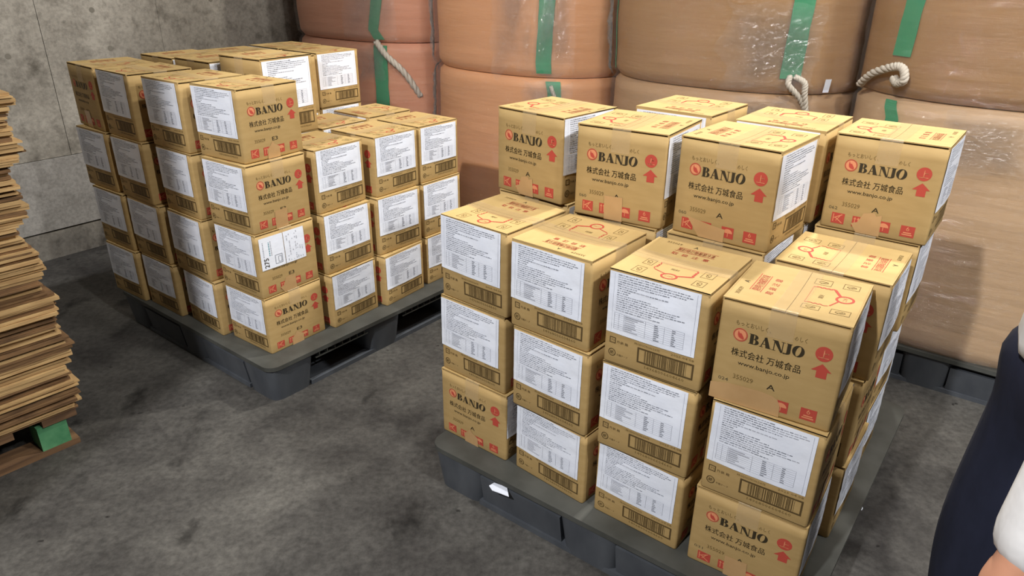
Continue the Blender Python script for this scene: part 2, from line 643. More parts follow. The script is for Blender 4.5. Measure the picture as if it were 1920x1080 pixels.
def banner_print(mb, face, code, letter):
    k = 'black_ink'
    text(mb, face, 'もっとおいしく、', 0.140, 0.775, 0.425, 0.822, 'faded_ink', 0.006, res=1)
    text(mb, face, 'のしく', 0.608, 0.768, 0.706, 0.812, 'faded_ink', 0.006, res=1)
    ring(mb, face, 0.190, 0.690, 0.060, 0.062, 0.009, 'red_ink')
    ring(mb, face, 0.190, 0.690, 0.048, 0.050, 0, 'pale_red', disc=True, off=0.0004)
    poly(mb, face, [(0.170, 0.730), (0.182, 0.706), (0.198, 0.706), (0.222, 0.668), (0.218, 0.652), (0.196, 0.656),
                    (0.176, 0.668), (0.168, 0.690)], 'red_ink', 0.0008)
    brand_word(mb, face, 0.262, 0.632, 0.702, 0.728)
    text(mb, face, '株式会社 万城食品', 0.136, 0.480, 0.698, 0.556, k, 0.022)
    text(mb, face, 'www.banjo.co.jp', 0.204, 0.392, 0.625, 0.442, k, 0.004)
    # this side up
    ring(mb, face, 0.843, 0.713, 0.065, 0.068, 0, 'red_ink', disc=True)
    text(mb, face, '上', 0.806, 0.677, 0.884, 0.752, 'pale_red', 0.02, 0.0009)
    poly(mb, face, [(0.812, 0.490), (0.892, 0.490), (0.892, 0.556), (0.812, 0.556)], 'red_ink')
    poly(mb, face, [(0.770, 0.553), (0.924, 0.556), (0.847, 0.624)], 'red_ink')
    # stamped numbers
    text(mb, face, '355029', 0.182, 0.255, 0.350, 0.300, 'faded_ink', 0.0)
    text(mb, face, letter, 0.466, 0.245, 0.534 if len(letter) == 1 else 0.56, 0.298, 'black_ink', 0.006)
    if code:
        text(mb, face, code, 0.060, 0.205, 0.145, 0.238, 'grey_stamp', 0.004)
    # care marks
    g = 'pale_red'
    for (a0, a1) in ((0.104, 0.230), (0.306, 0.425), (0.535, 0.660), (0.757, 0.884)):
        rect(mb, face, a0, 0.055, a1, 0.172, 'red_ink')
    line(mb, face, (0.122, 0.158), (0.122, 0.072), 0.008, g, 0.0009)
    line(mb, face, (0.128, 0.112), (0.205, 0.160), 0.009, g, 0.0009)
    line(mb, face, (0.140, 0.120), (0.212, 0.068), 0.009, g, 0.0009)
    line(mb, face, (0.150, 0.085), (0.190, 0.150), 0.007, g, 0.0009)
    for a in (0.330, 0.362):
        line(mb, face, (a, 0.075), (a, 0.150), 0.008, g, 0.0009)
        poly(mb, face, [(a - 0.014, 0.138), (a + 0.014, 0.138), (a, 0.162)], g, 0.0009)
    poly(mb, face, [(0.560 + 0.042 + 0.048 * math.cos(t * PI / 8), 0.110 + 0.045 * math.sin(t * PI / 8)) for t in range(9)], g, 0.0009)
    line(mb, face, (0.602, 0.112), (0.602, 0.072), 0.007, g, 0.0009)
    ring(mb, face, 0.820, 0.135, 0.014, 0.014, 0.006, g, 0.0009, 12)
    line(mb, face, (0.809, 0.137), (0.822, 0.162), 0.007, g, 0.0009)
    rect(mb, face, 0.785, 0.094, 0.857, 0.106, g, 0.0009)
    rect(mb, face, 0.775, 0.074, 0.867, 0.086, g, 0.0009)


def side_print(mb, face, rnd):
    k = 'brown_ink'
    # recycling marks
    frame(mb, face, 0.060, 0.225, 0.128, 0.292, 0.009, k)
    text(mb, face, 'プラ', 0.076, 0.245, 0.114, 0.272, k, 0.01)
    text(mb, face, '外装 箱', 0.142, 0.238, 0.262, 0.268, k, 0.004, res=1)
    ring(mb, face, 0.094, 0.122, 0.041, 0.042, 0.009, k)
    text(mb, face, '紙', 0.073, 0.102, 0.115, 0.142, k, 0.02, res=1)
    text(mb, face, '外箱テープ', 0.148, 0.098, 0.266, 0.122, k, 0.0, res=1)
    text(mb, face, 'PRODUCTION DATE', 0.330, 0.290, 0.590, 0.312, 'faded_ink', 0.0, res=1)
    text(mb, face, '2025.04.08', 0.700, 0.296, 0.925, 0.318, 'faded_ink', 0.0, res=1)
    # bar code in its frame
    frame(mb, face, 0.365, 0.105, 0.931, 0.272, 0.017, k)
    a = 0.440
    while a < 0.862:
        w = rnd.choice((0.003, 0.003, 0.006, 0.009))
        rect(mb, face, a, 0.125, a + w, 0.252, k)
        a += w + rnd.choice((0.004, 0.004, 0.008, 0.011))
    text(mb, face, '14968006604660', 0.450, 0.060, 0.850, 0.090, 'faded_ink', 0.0, res=1)


def carton_body(name, code, letter):
    mb = MB()
    cols = [0, EDGE / W, 0.15, 0.3, 0.45, 0.55, 0.7, 0.85, 1 - EDGE / W, 1]
    rows = [0, 0.015, 0.15, 0.32, 0.5, 0.68, 0.85, 1 - 0.0068 / H]
    nr = len(rows)
    pts = []
    for face in ('B0', 'L0', 'B1', 'L1'):
        for a in cols[:-1]:
            for j, b in enumerate(rows):
                x, y, z = P(face, a, b)
                if a == 0:
                    x -= math.copysign(0.29 * EDGE, x)
                    y -= math.copysign(0.29 * EDGE, y)
                if j == 0:
                    x *= 0.992
                    y *= 0.992
                pts.append((x, y, z))
    nc = len(pts) // nr
    fs = [((c * nr) + j, ((c + 1) % nc) * nr + j, ((c + 1) % nc) * nr + j + 1, (c * nr) + j + 1)
          for c in range(nc) for j in range(nr - 1)]
    mb.add(pts, fs, 'kraft', True)
    o = len(pts)
    mb.f.append([c * nr for c in range(nc)][::-1]); mb.m.append(mb.mi('kraft')); mb.s.append(False)
    mb.f.append([c * nr + nr - 1 for c in range(nc)]); mb.m.append(mb.mi('kraft')); mb.s.append(False)
    rnd = random.Random(3)
    for face in ('B0', 'B1'):
        banner_print(mb, face, code, letter)
    for face in ('L0', 'L1'):
        side_print(mb, face, rnd)
    return mb.mesh(name)


def flap_mesh(side):
    """side -1 carries the red warning text, side +1 the opening diagram"""
    mb = MB()
    a0, a1 = (0.0, 0.4975) if side < 0 else (0.5025, 1.0)
    b0, b1 = 0.008, 0.992
    n = 6
    top = [P('T', a0 + (a1 - a0) * i / n, b0 + (b1 - b0) * j / n) for j in range(n + 1) for i in range(n + 1)]
    th = 0.0028
    bot = [(x, y, z - th) for x, y, z in top]
    m = n + 1
    N = m * m
    fs = [(j * m + i, j * m + i + 1, (j + 1) * m + i + 1, (j + 1) * m + i) for j in range(n) for i in range(n)]
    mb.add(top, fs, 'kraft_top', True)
    fb = [tuple(reversed(f)) for f in fs]
    mb.add(bot, fb, 'kraft')
    ed = MB()
    per = [(i, 0) for i in range(n)] + [(n, j) for j in range(n)] + [(i, n) for i in range(n, 0, -1)] + [(0, j) for j in range(n, 0, -1)]
    vs = [top[j * m + i] for i, j in per] + [bot[j * m + i] for i, j in per]
    k = len(per)
    mb.add(vs, [(q, k + q, k + (q + 1) % k, (q + 1) % k) for q in range(k)], 'kraft')
    # fold over the long side: a lip that closes the edge
    xo = (a0 if side < 0 else a1)
    x = (xo - 0.5) * W
    mb.box((x - math.copysign(0.002, x), 0, H - 0.0045), (0.004, LG - 0.004, 0.0088), 'kraft')
    if side < 0:
        r = 'red_ink'
        line(mb, 'T', (0.136, 0.30), (0.136, 0.71), 0.006, r)
        line(mb, 'T', (0.226, 0.29), (0.226, 0.70), 0.006, r)
        text(mb, 'T', '開封時刃物厳禁冷凍', 0.146, 0.31, 0.216, 0.69, r, 0.014, turn=True)
        for q, ch in enumerate('取扱注意'):
            text(mb, 'T', ch, 0.265, 0.29 + q * 0.107, 0.325, 0.355 + q * 0.107, r, 0.014, turn=True)
        text(mb, 'T', '355029', 0.055, 0.14, 0.090, 0.30, 'faded_ink', 0, turn=True)
        text(mb, 'T', 'A', 0.050, 0.43, 0.095, 0.475, 'black_ink', 0, turn=True)
    else:
        r = 'red_ink'
        f = 'faded_ink'
        n = 24
        ring(mb, 'T', 0.852, 0.530, 0.074, 0.080, 0.020, r)
        text(mb, 'T', 'ここから', 0.835, 0.49, 0.868, 0.57, r, 0, turn=True, res=1)
        line(mb, 'T', (0.806, 0.590), (0.745, 0.712), 0.024, r)
        line(mb, 'T', (0.812, 0.470), (0.764, 0.344), 0.013, r)
        for (y, w, s0) in ((0.705, 0.016, 1), (0.335, 0.010, -1)):
            pp = [(0.755, y), (0.725, y + 0.012 * s0), (0.715, y - 0.010), (0.690, y + 0.010), (0.680, y - 0.010), (0.655, y + 0.010),
                  (0.645, y - 0.010), (0.620, y + 0.006), (0.575, y - 0.012)]
            for u, v in zip(pp[:-1], pp[1:]):
                line(mb, 'T', u, v, w, r)
        line(mb, 'T', (0.575, 0.695), (0.575, 0.325), 0.004, r)
        text(mb, 'T', '開封', 0.650, 0.47, 0.690, 0.55, f, 0, turn=True, res=1)
        for (p0, q0, p1, q1) in ((0.560, 0.760, 0.700, 0.880), (0.570, 0.185, 0.712, 0.285), (0.790, 0.185, 0.940, 0.290), (0.790, 0.770, 0.920, 0.880)):
            frame(mb, 'T', p0, q0, p1, q1, 0.005, f)
            ring(mb, 'T', (p0 + p1) / 2, (q0 + q1) / 2, 0.040, 0.022, 0.006, f, n=14)
            line(mb, 'T', ((p0 + p1) / 2 - 0.02, (q0 + q1) / 2 - 0.03), ((p0 + p1) / 2 + 0.03, (q0 + q1) / 2 + 0.02), 0.006, f)
    return mb.mesh('top_flap')


def tape_top_mesh():
    mb = MB()
    th = 0.0012
    a0, a1 = 0.395, 0.600
    n = 10
    vs = []
    path = [('B0', t) for t in (0.745, 0.80, 0.86, 0.92, 0.965, 0.995)] + [('T', t) for t in (0.005, 0.05, 0.15, 0.3, 0.5, 0.7, 0.85, 0.95, 0.995)] + \
        [('B1', t) for t in (0.995, 0.965, 0.92, 0.86, 0.80, 0.745)]
    for f, t in path:
        for k in range(5):
            a = a0 + (a1 - a0) * k / 4
            if f == 'T':
                vs.append(P('T', a, t, th))
            else:
                vs.append(P(f, a if f == 'B0' else 1 - a, t, th))
    fs = [(j * 5 + i, j * 5 + i + 1, (j + 1) * 5 + i + 1, (j + 1) * 5 + i) for j in range(len(path) - 1) for i in range(4)]
    mb.add(vs, fs, 'tape', True)
    return mb.mesh('packing_tape')


def tape_bottom_mesh(kind, f):
    mb = MB()
    th = 0.0013
    shapes = {0: [(0.365, 0.0), (0.575, 0.0), (0.57, 0.275), (0.362, 0.265)],
              1: [(0.0, 0.0), (0.60, 0.0), (0.595, 0.11), (0.57, 0.17), (0.52, 0.195), (0.42, 0.205), (0.30, 0.20), (0.15, 0.19), (0.0, 0.155)],
              2: [(0.30, 0.0), (0.565, 0.0), (0.57, 0.14), (0.42, 0.155), (0.16, 0.195)],
              3: [(0.36, 0.0), (0.58, 0.0), (0.57, 0.23), (0.52, 0.21), (0.50, 0.245), (0.40, 0.22), (0.36, 0.115), (0.30, 0.09)],
              4: [(0.37, 0.0), (0.58, 0.0), (0.575, 0.15), (0.50, 0.19), (0.46, 0.24), (0.42, 0.18), (0.37, 0.14)]}
    for f in (f,):
        pts = shapes[kind]
        c = (sum(p[0] for p in pts) / len(pts), sum(p[1] for p in pts) / len(pts))
        n = len(pts)
        vs = [P(f, *c, th)]
        dense = []
        for i in range(n):
            p, q = pts[i], pts[(i + 1) % n]
            for k in range(3):
                dense.append((p[0] + (q[0] - p[0]) * k / 3, p[1] + (q[1] - p[1]) * k / 3))
        ring_ = []
        for s in (0.33, 0.66, 1.0):
            ring_ += [P(f, c[0] + (a - c[0]) * s, c[1] + (b - c[1]) * s, th) for a, b in dense]
        d = len(dense)
        vs += ring_
        fs = [(0, 1 + i, 1 + (i + 1) % d) for i in range(d)]
        for r_ in range(2):
            fs += [(1 + r_ * d + i, 1 + (r_ + 1) * d + i, 1 + (r_ + 1) * d + (i + 1) % d, 1 + r_ * d + (i + 1) % d) for i in range(d)]
        mb.add(vs, fs, 'tape_patch', True)
    return mb.mesh('bottom_tape')


def label_mesh(seed):
    """large white product sheet on face L0"""
    mb = MB()
    rnd = random.Random(seed)
    a0, a1, b0, b1 = 0.022, 0.925, 0.352, 0.988
    n, m = 14, 10

    def wr(a, b):
        return 0.0012 + 0.0011 * (noise.noise(Vector((a * 5 + seed, b * 9, seed))) + 0.5)
    vs = [P('L0', a0 + (a1 - a0) * i / n, b0 + (b1 - b0) * j / m, wr(i / n, j / m)) for j in range(m + 1) for i in range(n + 1)]
    fs = [(j * (n + 1) + i, j * (n + 1) + i + 1, (j + 1) * (n + 1) + i + 1, (j + 1) * (n + 1) + i) for j in range(m) for i in range(n)]
    mb.add(vs, fs, 'paper', True)

    def strip(x0, y0, x1, y1, mname):
        na = max(1, int((x1 - x0) / 0.06))
        nb = max(1, int((y1 - y0) / 0.06))
        vv, ff = [], []
        for j in range(nb + 1):
            for i in range(na + 1):
                x = x0 + (x1 - x0) * i / na
                y = y0 + (y1 - y0) * j / nb
                vv.append(P('L0', x, y, wr((x - a0) / (a1 - a0), (y - b0) / (b1 - b0)) + 0.0006))
        for j in range(nb):
            for i in range(na):
                ff.append((j * (na + 1) + i, j * (na + 1) + i + 1, (j + 1) * (na + 1) + i + 1, (j + 1) * (na + 1) + i))
        mb.add(vv, ff, mname)
    y = 0.962
    row = 0
    lens = [0.45, 0.74, 0.76, 0.70, 0.55, 0.20, 0.52, 0.14, 0.12, 0.36, 0.44, 0.66, 0.62, 0.72, 0.50, 0.38, 0.46]
    for ln in lens:
        x = 0.112
        end = x + ln * (0.95 + 0.05 * rnd.random())
        while x < end - 0.01:
            w = rnd.uniform(0.012, 0.045)
            strip(x, y, min(x + w, end), y + 0.0085, 'paper_ink' if rnd.random() < 0.5 else 'paper_ink_dark')
            x += w + 0.007
        y -= 0.0225
        row += 1
    # nutrition-like table
    top = 0.575
    for r_ in range(9):
        yy = top - r_ * 0.0215
        strip(0.10, yy, 0.815, yy + 0.0022, 'paper_ink')
        if r_ < 8:
            strip(0.215, yy - 0.0165, 0.215 + rnd.uniform(0.05, 0.2), yy - 0.0075, 'paper_ink')
            strip(0.520, yy - 0.0165, 0.520 + rnd.uniform(0.03, 0.06), yy - 0.0075, 'paper_ink_dark')
            strip(0.695, yy - 0.0165, 0.695 + rnd.uniform(0.02, 0.05), yy - 0.0075, 'paper_ink_dark')
    for x in (0.10, 0.150, 0.205, 0.43, 0.62, 0.812):
        strip(x, top - 0.172, x + 0.0028, top, 'paper_ink')
    strip(0.892, 0.365, 0.8945, 0.972, 'paper_ink')
    strip(0.075, 0.365, 0.0765, 0.972, 'paper_ink')
    return mb.mesh('product_label')


BODY = {k: carton_body('body', c, l) for k, (c, l) in
        dict(a=('024', 'A'), b=('060', 'A'), c=('062', 'A'), d=('031', 'A'), e=('', 'A'), f=('', 'E3')).items()}
FLAP = {-1: flap_mesh(-1), 1: flap_mesh(1)}
TTOP = tape_top_mesh()
TBOT = [(tape_bottom_mesh(k, 'B0'), tape_bottom_mesh(k, 'B1')) for k in range(5)]
LABEL = [label_mesh(k) for k in (1, 2, 3)]


def link(name, me, parent, loc=(0, 0, 0), rot=(0, 0, 0)):
    o = bpy.data.objects.new(name, me)
    COL.objects.link(o)
    o.parent = parent
    o.location = loc
    o.rotation_euler = rot
    return o


PROTO = empty('cardboard_carton')
link('body', BODY['a'], PROTO)
link('top_flap', FLAP[-1], PROTO)
link('top_flap', FLAP[1], PROTO)
link('packing_tape', TTOP, PROTO)
link('bottom_tape', TBOT[0][0], PROTO)
link('bottom_tape', TBOT[0][1], PROTO)
link('product_label', LABEL[0], PROTO)['label'] = 'white printed paper sheet'
first = [True]
ZL = [0.150, 0.3697, 0.6080, 0.8465]          # base height of each layer
HL = [0.2195, 0.2381, 0.2383, 0.2415]


def carton(x, y, layer, rot, kind, label, group, flip=False, body='e', tape=0, sheet=True, height=None, z=None):
    """kind B: lettered end towards the front-left; L: labelled side towards the front-left"""
    if first[0]:
        root = PROTO
        first[0] = False
    else:
        root = PROTO.copy()
        COL.objects.link(root)
        for ch in PROTO.children:
            if ch.name.startswith('product_label') and not sheet:
                continue
            c = ch.copy()
            COL.objects.link(c)
            c.parent = root
    rz = rad(rot) + (0 if kind == 'B' else -PI / 2)
    if flip:
        rz += PI
    root.location = (x, y, z if z is not None else ZL[layer - 1])
    root.rotation_euler = (0, 0, rz)
    hh = height or HL[layer - 1]
    root.scale = (1, 1, (hh - 0.0012) / H)
    rnd = random.Random(hash((round(x * 1000), round(y * 1000), layer)) & 0xffff)
    nt = 0
    for c in root.children:
        n = c.name.split('.')[0]
        if n == 'body':
            c.data = BODY[body]
        elif n == 'bottom_tape':
            c.data = TBOT[tape][nt]
            nt += 1
        elif n == 'product_label':
            c.data = LABEL[rnd.randrange(3)]
            c.location = (0, 0, 0)
            c.rotation_euler = (0, 0, PI if flip else 0)
            sgn = -1 if flip else 1
            t = rnd.uniform(-0.012, 0.012)
            # turn the sheet a little in its own plane
            M = Matrix.Translation((0, 0, 0.67 * H)) @ Matrix.Rotation(t, 4, 'X') @ Matrix.Translation((0, rnd.uniform(-0.004, 0.003), -0.67 * H + rnd.uniform(-0.006, 0.0)))
            c.matrix_local = Matrix.Rotation(PI if flip else 0, 4, 'Z') @ M
    tag(root, label, 'cardboard box', group)
    return root


GR = 'cartons stacked on the right pallet'
GL = 'cartons stacked on the left pallet'
LAY = {4: 'topmost', 3: 'third up', 2: 'second up', 1: 'bottom'}


def rlab(face, lay, where):
    return f'carton {face}, {lay} of {where}, right pallet'


RW = ['leftmost front stack', 'second front stack from left', 'third front stack from left', 'right front corner stack']
WL, WT = 'with white sheet facing front', 'with lettered end facing front'
# --- right pallet, front row
for (x, y, la, rot, kd, i, kw) in [
    (0.599, 1.352, 3, -33.0, 'B', 3, dict(body='a', tape=1)), (0.605, 1.343, 2, -34.7, 'L', 3, {}), (0.600, 1.341, 1, -34.0, 'B', 3, dict(body='d')),
    (0.386, 1.498, 3, -36.1, 'L', 2, {}), (0.385, 1.500, 2, -36.2, 'L', 2, {}), (0.391, 1.502, 1, -38.2, 'L', 2, {}),
    (0.168, 1.669, 3, -39.0, 'L', 1, dict(flip=True)), (0.175, 1.660, 2, -40.0, 'L', 1, {}), (0.187, 1.663, 1, -42.0, 'L', 1, {}),
    (-0.024, 1.845, 3, -40.3, 'L', 0, {}), (-0.031, 1.849, 2, -39.3, 'L', 0, {}), (-0.036, 1.839, 1, -38.4, 'B', 0, dict(tape=4)),
]:
    lay = {3: 'top', 2: 'middle', 1: 'bottom'}[la]
    carton(x, y, la, rot, kd, rlab(WL if kd == 'L' else WT, lay, RW[i]), GR, **kw)
# --- right pallet, fourth layer (second row back)
carton(0.126, 2.075, 4, -43.5, 'B', 'lettered carton in raised upper row, leftmost of that row, right pallet', GR, flip=True, body='e', tape=3)
carton(0.333, 1.880, 4, -32.5, 'B', 'lettered carton in raised upper row, second from left, right pallet', GR, flip=True, body='b', tape=0)
carton(0.575, 1.727, 4, -40.1, 'B', 'lettered carton in raised upper row, third from left, right pallet', GR, body='b', tape=2)
carton(0.969, 1.784, 4, -37.4, 'B', 'lettered carton in raised upper row, rightmost of that row, right pallet', GR, flip=True, body='c', tape=3)
carton(0.523, 2.125, 4, -39.0, 'L', 'carton in rear upper row, left one behind raised lettered cartons, right pallet', GR, flip=True)
carton(0.757, 1.942, 4, -37.3, 'L', 'carton in rear upper row, right one beside rightmost raised carton, right pallet', GR, flip=True)
# --- right pallet, right-hand side behind the corner stack
RS = 'right side of right pallet'
carton(0.776, 1.550, 3, -36.4, 'B', 'half shaded carton topping second stack along ' + RS, GR, flip=True)
carton(0.960, 1.790, 3, -37.0, 'B', 'carton directly under rightmost raised carton, ' + RS, GR)
carton(0.772, 1.548, 2, -36.0, 'L', 'lettered-side carton, middle of second stack along ' + RS, GR, flip=True)
carton(0.934, 1.783, 2, -37.5, 'B', 'carton with sheet, middle of third stack along ' + RS, GR)
carton(0.772, 1.545, 1, -37.0, 'B', 'carton with sheet, bottom of second stack along ' + RS, GR)
carton(0.934, 1.783, 1, -37.0, 'B', 'carton with sheet, bottom of third stack along ' + RS, GR)
for la in (1, 2, 3):
    carton(1.085, 2.025, la, -37.0, 'B', f'carton with sheet, {["bottom", "middle", "top"][la - 1]} of rearmost stack along ' + RS, GR)
# --- right pallet, supports of the raised rows and the left side
for (x, y, i, j) in [(0.130, 2.078, 0, 1), (0.336, 1.882, 1, 1), (0.560, 1.722, 2, 1), (0.512, 2.115, 1, 2), (0.735, 1.945, 2, 2), (0.288, 2.297, 0, 2), (0.445, 2.510, 0, 3)]:
    for la in (1, 2, 3):
        if i in (1, 2) and la < 3 and not (i == 2 and j == 1 and la == 1):
            continue
        wh = {(0, 1): 'second row, left edge', (1, 1): 'second row, second from left', (2, 1): 'second row, third from left',
              (1, 2): 'third row, second from left', (2, 2): 'third row, third from left', (0, 2): 'third row, left edge', (0, 3): 'last row, left edge'}[(i, j)]
        lay = {3: 'third layer', 2: 'second layer', 1: 'bottom layer'}[la]
        xx, yy = (x, y)
        if (i, j, la) == (2, 1, 1):
            xx, yy = 0.566, 1.716
        carton(xx, yy, la, -37.0 if i else -38.5, 'B', f'carton in {lay}, {wh}, right pallet', GR)

# --- left pallet, front-left face
LW = ['near corner stack', 'second stack left of near corner', 'third stack left of near corner', 'stack nearest concrete wall']
shipping_host = None
for (x, y, la, rot, kd, i) in [
    (-0.912, 2.472, 4, -33.2, 'L', 0), (-0.904, 2.446, 3, -34.2, 'L', 0), (-0.898, 2.441, 2, -36.2, 'L', 0), (-0.894, 2.438, 1, -36.4, 'L', 0),
    (-1.140, 2.606, 4, -36.8, 'L', 1), (-1.132, 2.597, 3, -38.6, 'L', 1), (-1.134, 2.590, 2, -38.0, 'L', 1), (-1.112, 2.576, 1, -40.0, 'L', 1),
    (-1.391, 2.774, 4, -38.0, 'L', 2), (-1.380, 2.759, 3, -37.6, 'L', 2), (-1.360, 2.746, 2, -36.6, 'L', 2), (-1.345, 2.732, 1, -37.3, 'L', 2),
    (-1.600, 2.938, 4, -41.0, 'B', 3), (-1.600, 2.920, 3, -36.0, 'L', 3), (-1.572, 2.888, 2, -36.0, 'L', 3), (-1.562, 2.872, 1, -36.0, 'L', 3),
]:
    lab = f'carton {"with white sheet" if kd == "L" else "without sheet in shade"}, {LAY[la]} of {LW[i]}, left pallet'
    if (i, la) == (0, 2):
        lab = 'carton with two courier stickers on its lettered end, near corner stack, left pallet'
    c = carton(x, y, la, rot, kd, lab, GL, body='f', tape=[4, 3, 0, 4][la - 1] if i == 0 else 0, sheet=(kd == 'L'))
    if (i, la) == (0, 2):
        shipping_host = c
# --- left pallet, right-hand face
DW = ['first stack right of near corner', 'second stack right of near corner', 'rearmost stack right of near corner']
for (x, y, la, rot, j) in [
    (-0.746, 2.672, 3, -33.8, 0), (-0.729, 2.662, 2, -36.2, 0), (-0.723, 2.646, 1, -34.5, 0),
    (-0.565, 2.887, 3, -36.3, 1), (-0.560, 2.867, 2, -38.2, 1), (-0.556, 2.846, 1, -33.5, 1),
    (-0.415, 3.092, 3, -37.1, 2), (-0.408, 3.084, 2, -37.3, 2), (-0.400, 3.075, 1, -37.3, 2),
]:
    carton(x, y, la, rot, 'B', f'carton with sheet, {["bottom", "middle", "top"][la - 1]} of {DW[j]}, left pallet', GL, body='f')
# --- left pallet, inner and upper cartons whose tops show
carton(-0.952, 2.846, 4, -35.0, 'B', 'taller carton with bright white sheet behind near corner top carton, left pallet', GL, body='f', height=0.288)
carton(-0.904, 3.470, 4, -37.6, 'B', 'rearmost upper carton with sheet, beside salmon bulk bag, left pallet', GL, body='f')
carton(-0.643, 3.283, 3, -38.1, 'L', 'carton with low top behind third layer cartons, rear edge, left pallet', GL, body='f', flip=True)
carton(-0.795, 3.038, 3, -37.0, 'B', 'carton with open-lying top between raised carton and right face, left pallet', GL, body='f')
carton(-1.190, 2.990, 4, -37.0, 'B', 'carton in upper layer behind third front stack, left pallet', GL, body='f', height=0.258)
carton(-1.410, 3.165, 4, -37.0, 'B', 'carton in upper layer behind stack nearest concrete wall, left pallet', GL, body='f', height=0.250)
carton(-1.040, 3.225, 4, -37.0, 'L', 'carton in upper layer behind taller carton, middle rows, left pallet', GL, body='f')
carton(-1.260, 3.400, 4, -37.0, 'B', 'carton in upper layer, wall side third row, left pallet', GL, body='f')
carton(-1.115, 3.640, 4, -38.0, 'L', 'carton in upper layer, rear corner toward concrete wall, left pallet', GL, body='f', flip=True)
for (x, y, wh) in [(-0.952, 2.846, 'under taller carton'), (-0.904, 3.470, 'under rearmost upper carton'), (-1.190, 2.990, 'second row, third from near corner'),
                   (-1.410, 3.165, 'second row beside wall side'), (-1.040, 3.225, 'third row, third from near corner'), (-1.260, 3.400, 'third row beside wall side'),
                   (-1.115, 3.640, 'rear corner toward wall')]:
    for la in (3,):
        carton(x, y, la, -37.0, 'B', f'carton in third layer, {wh}, left pallet', GL, body='f')
for la in (1, 2):
    carton(-1.115, 3.640, la, -37.0, 'B', f'carton in {"bottom" if la == 1 else "second"} layer, rear corner toward wall, left pallet', GL, body='f')
    carton(-0.643, 3.290, la, -37.0, 'B', f'carton in {"bottom" if la == 1 else "second"} layer of rear edge, left pallet', GL, body='f')
    carton(-1.410, 3.165, la, -37.0, 'B', f'carton in {"bottom" if la == 1 else "second"} layer, second row wall side, left pallet', GL, body='f')
    carton(-1.260, 3.400, la, -37.0, 'B', f'carton in {"bottom" if la == 1 else "second"} layer, third row wall side, left pallet', GL, body='f')

# courier stickers on the lettered end of one carton (part of that carton)
st = MB()
F = 'B1'
for (a0, a1) in ((0.045, 0.435), (0.445, 0.80)):
    rect(st, F, a0, 0.44, a1, 0.935, 'paper', 0.0013)
frame(st, F, 0.27, 0.49, 0.39, 0.63, 0.006, 'paper_ink_dark', 0.0019)
frame(st, F, 0.32, 0.51, 0.375, 0.60, 0.005, 'paper_ink_dark', 0.0019)
vs, fs = text2d('275', 0.01)
st.add([P(F, 0.165 - v * 0.075, 0.47 + u * 0.15, 0.0019) for u, v in vs], fs, 'black_ink')
rnd = random.Random(5)
for (x, m_) in ((0.185, 'teal_ink'), (0.215, 'paper_ink'), (0.09, 'paper_ink')):
    y = 0.64
    while y < 0.86:
        h = rnd.uniform(0.01, 0.03)
        rect(st, F, x, y, x + 0.012, y + h, m_, 0.0019)
        y += h + 0.008
for x in (0.49, 0.53, 0.58, 0.63, 0.66, 0.70, 0.74):
    y = 0.47
    while y < 0.88:
        h = rnd.uniform(0.01, 0.05)
        if rnd.random() < 0.6:
            rect(st, F, x, y, x + 0.010, y + h, 'paper_ink', 0.0019)
        y += h + 0.012
so = st.build('courier_sticker', shipping_host)
so['label'] = 'pair of white courier stickers'


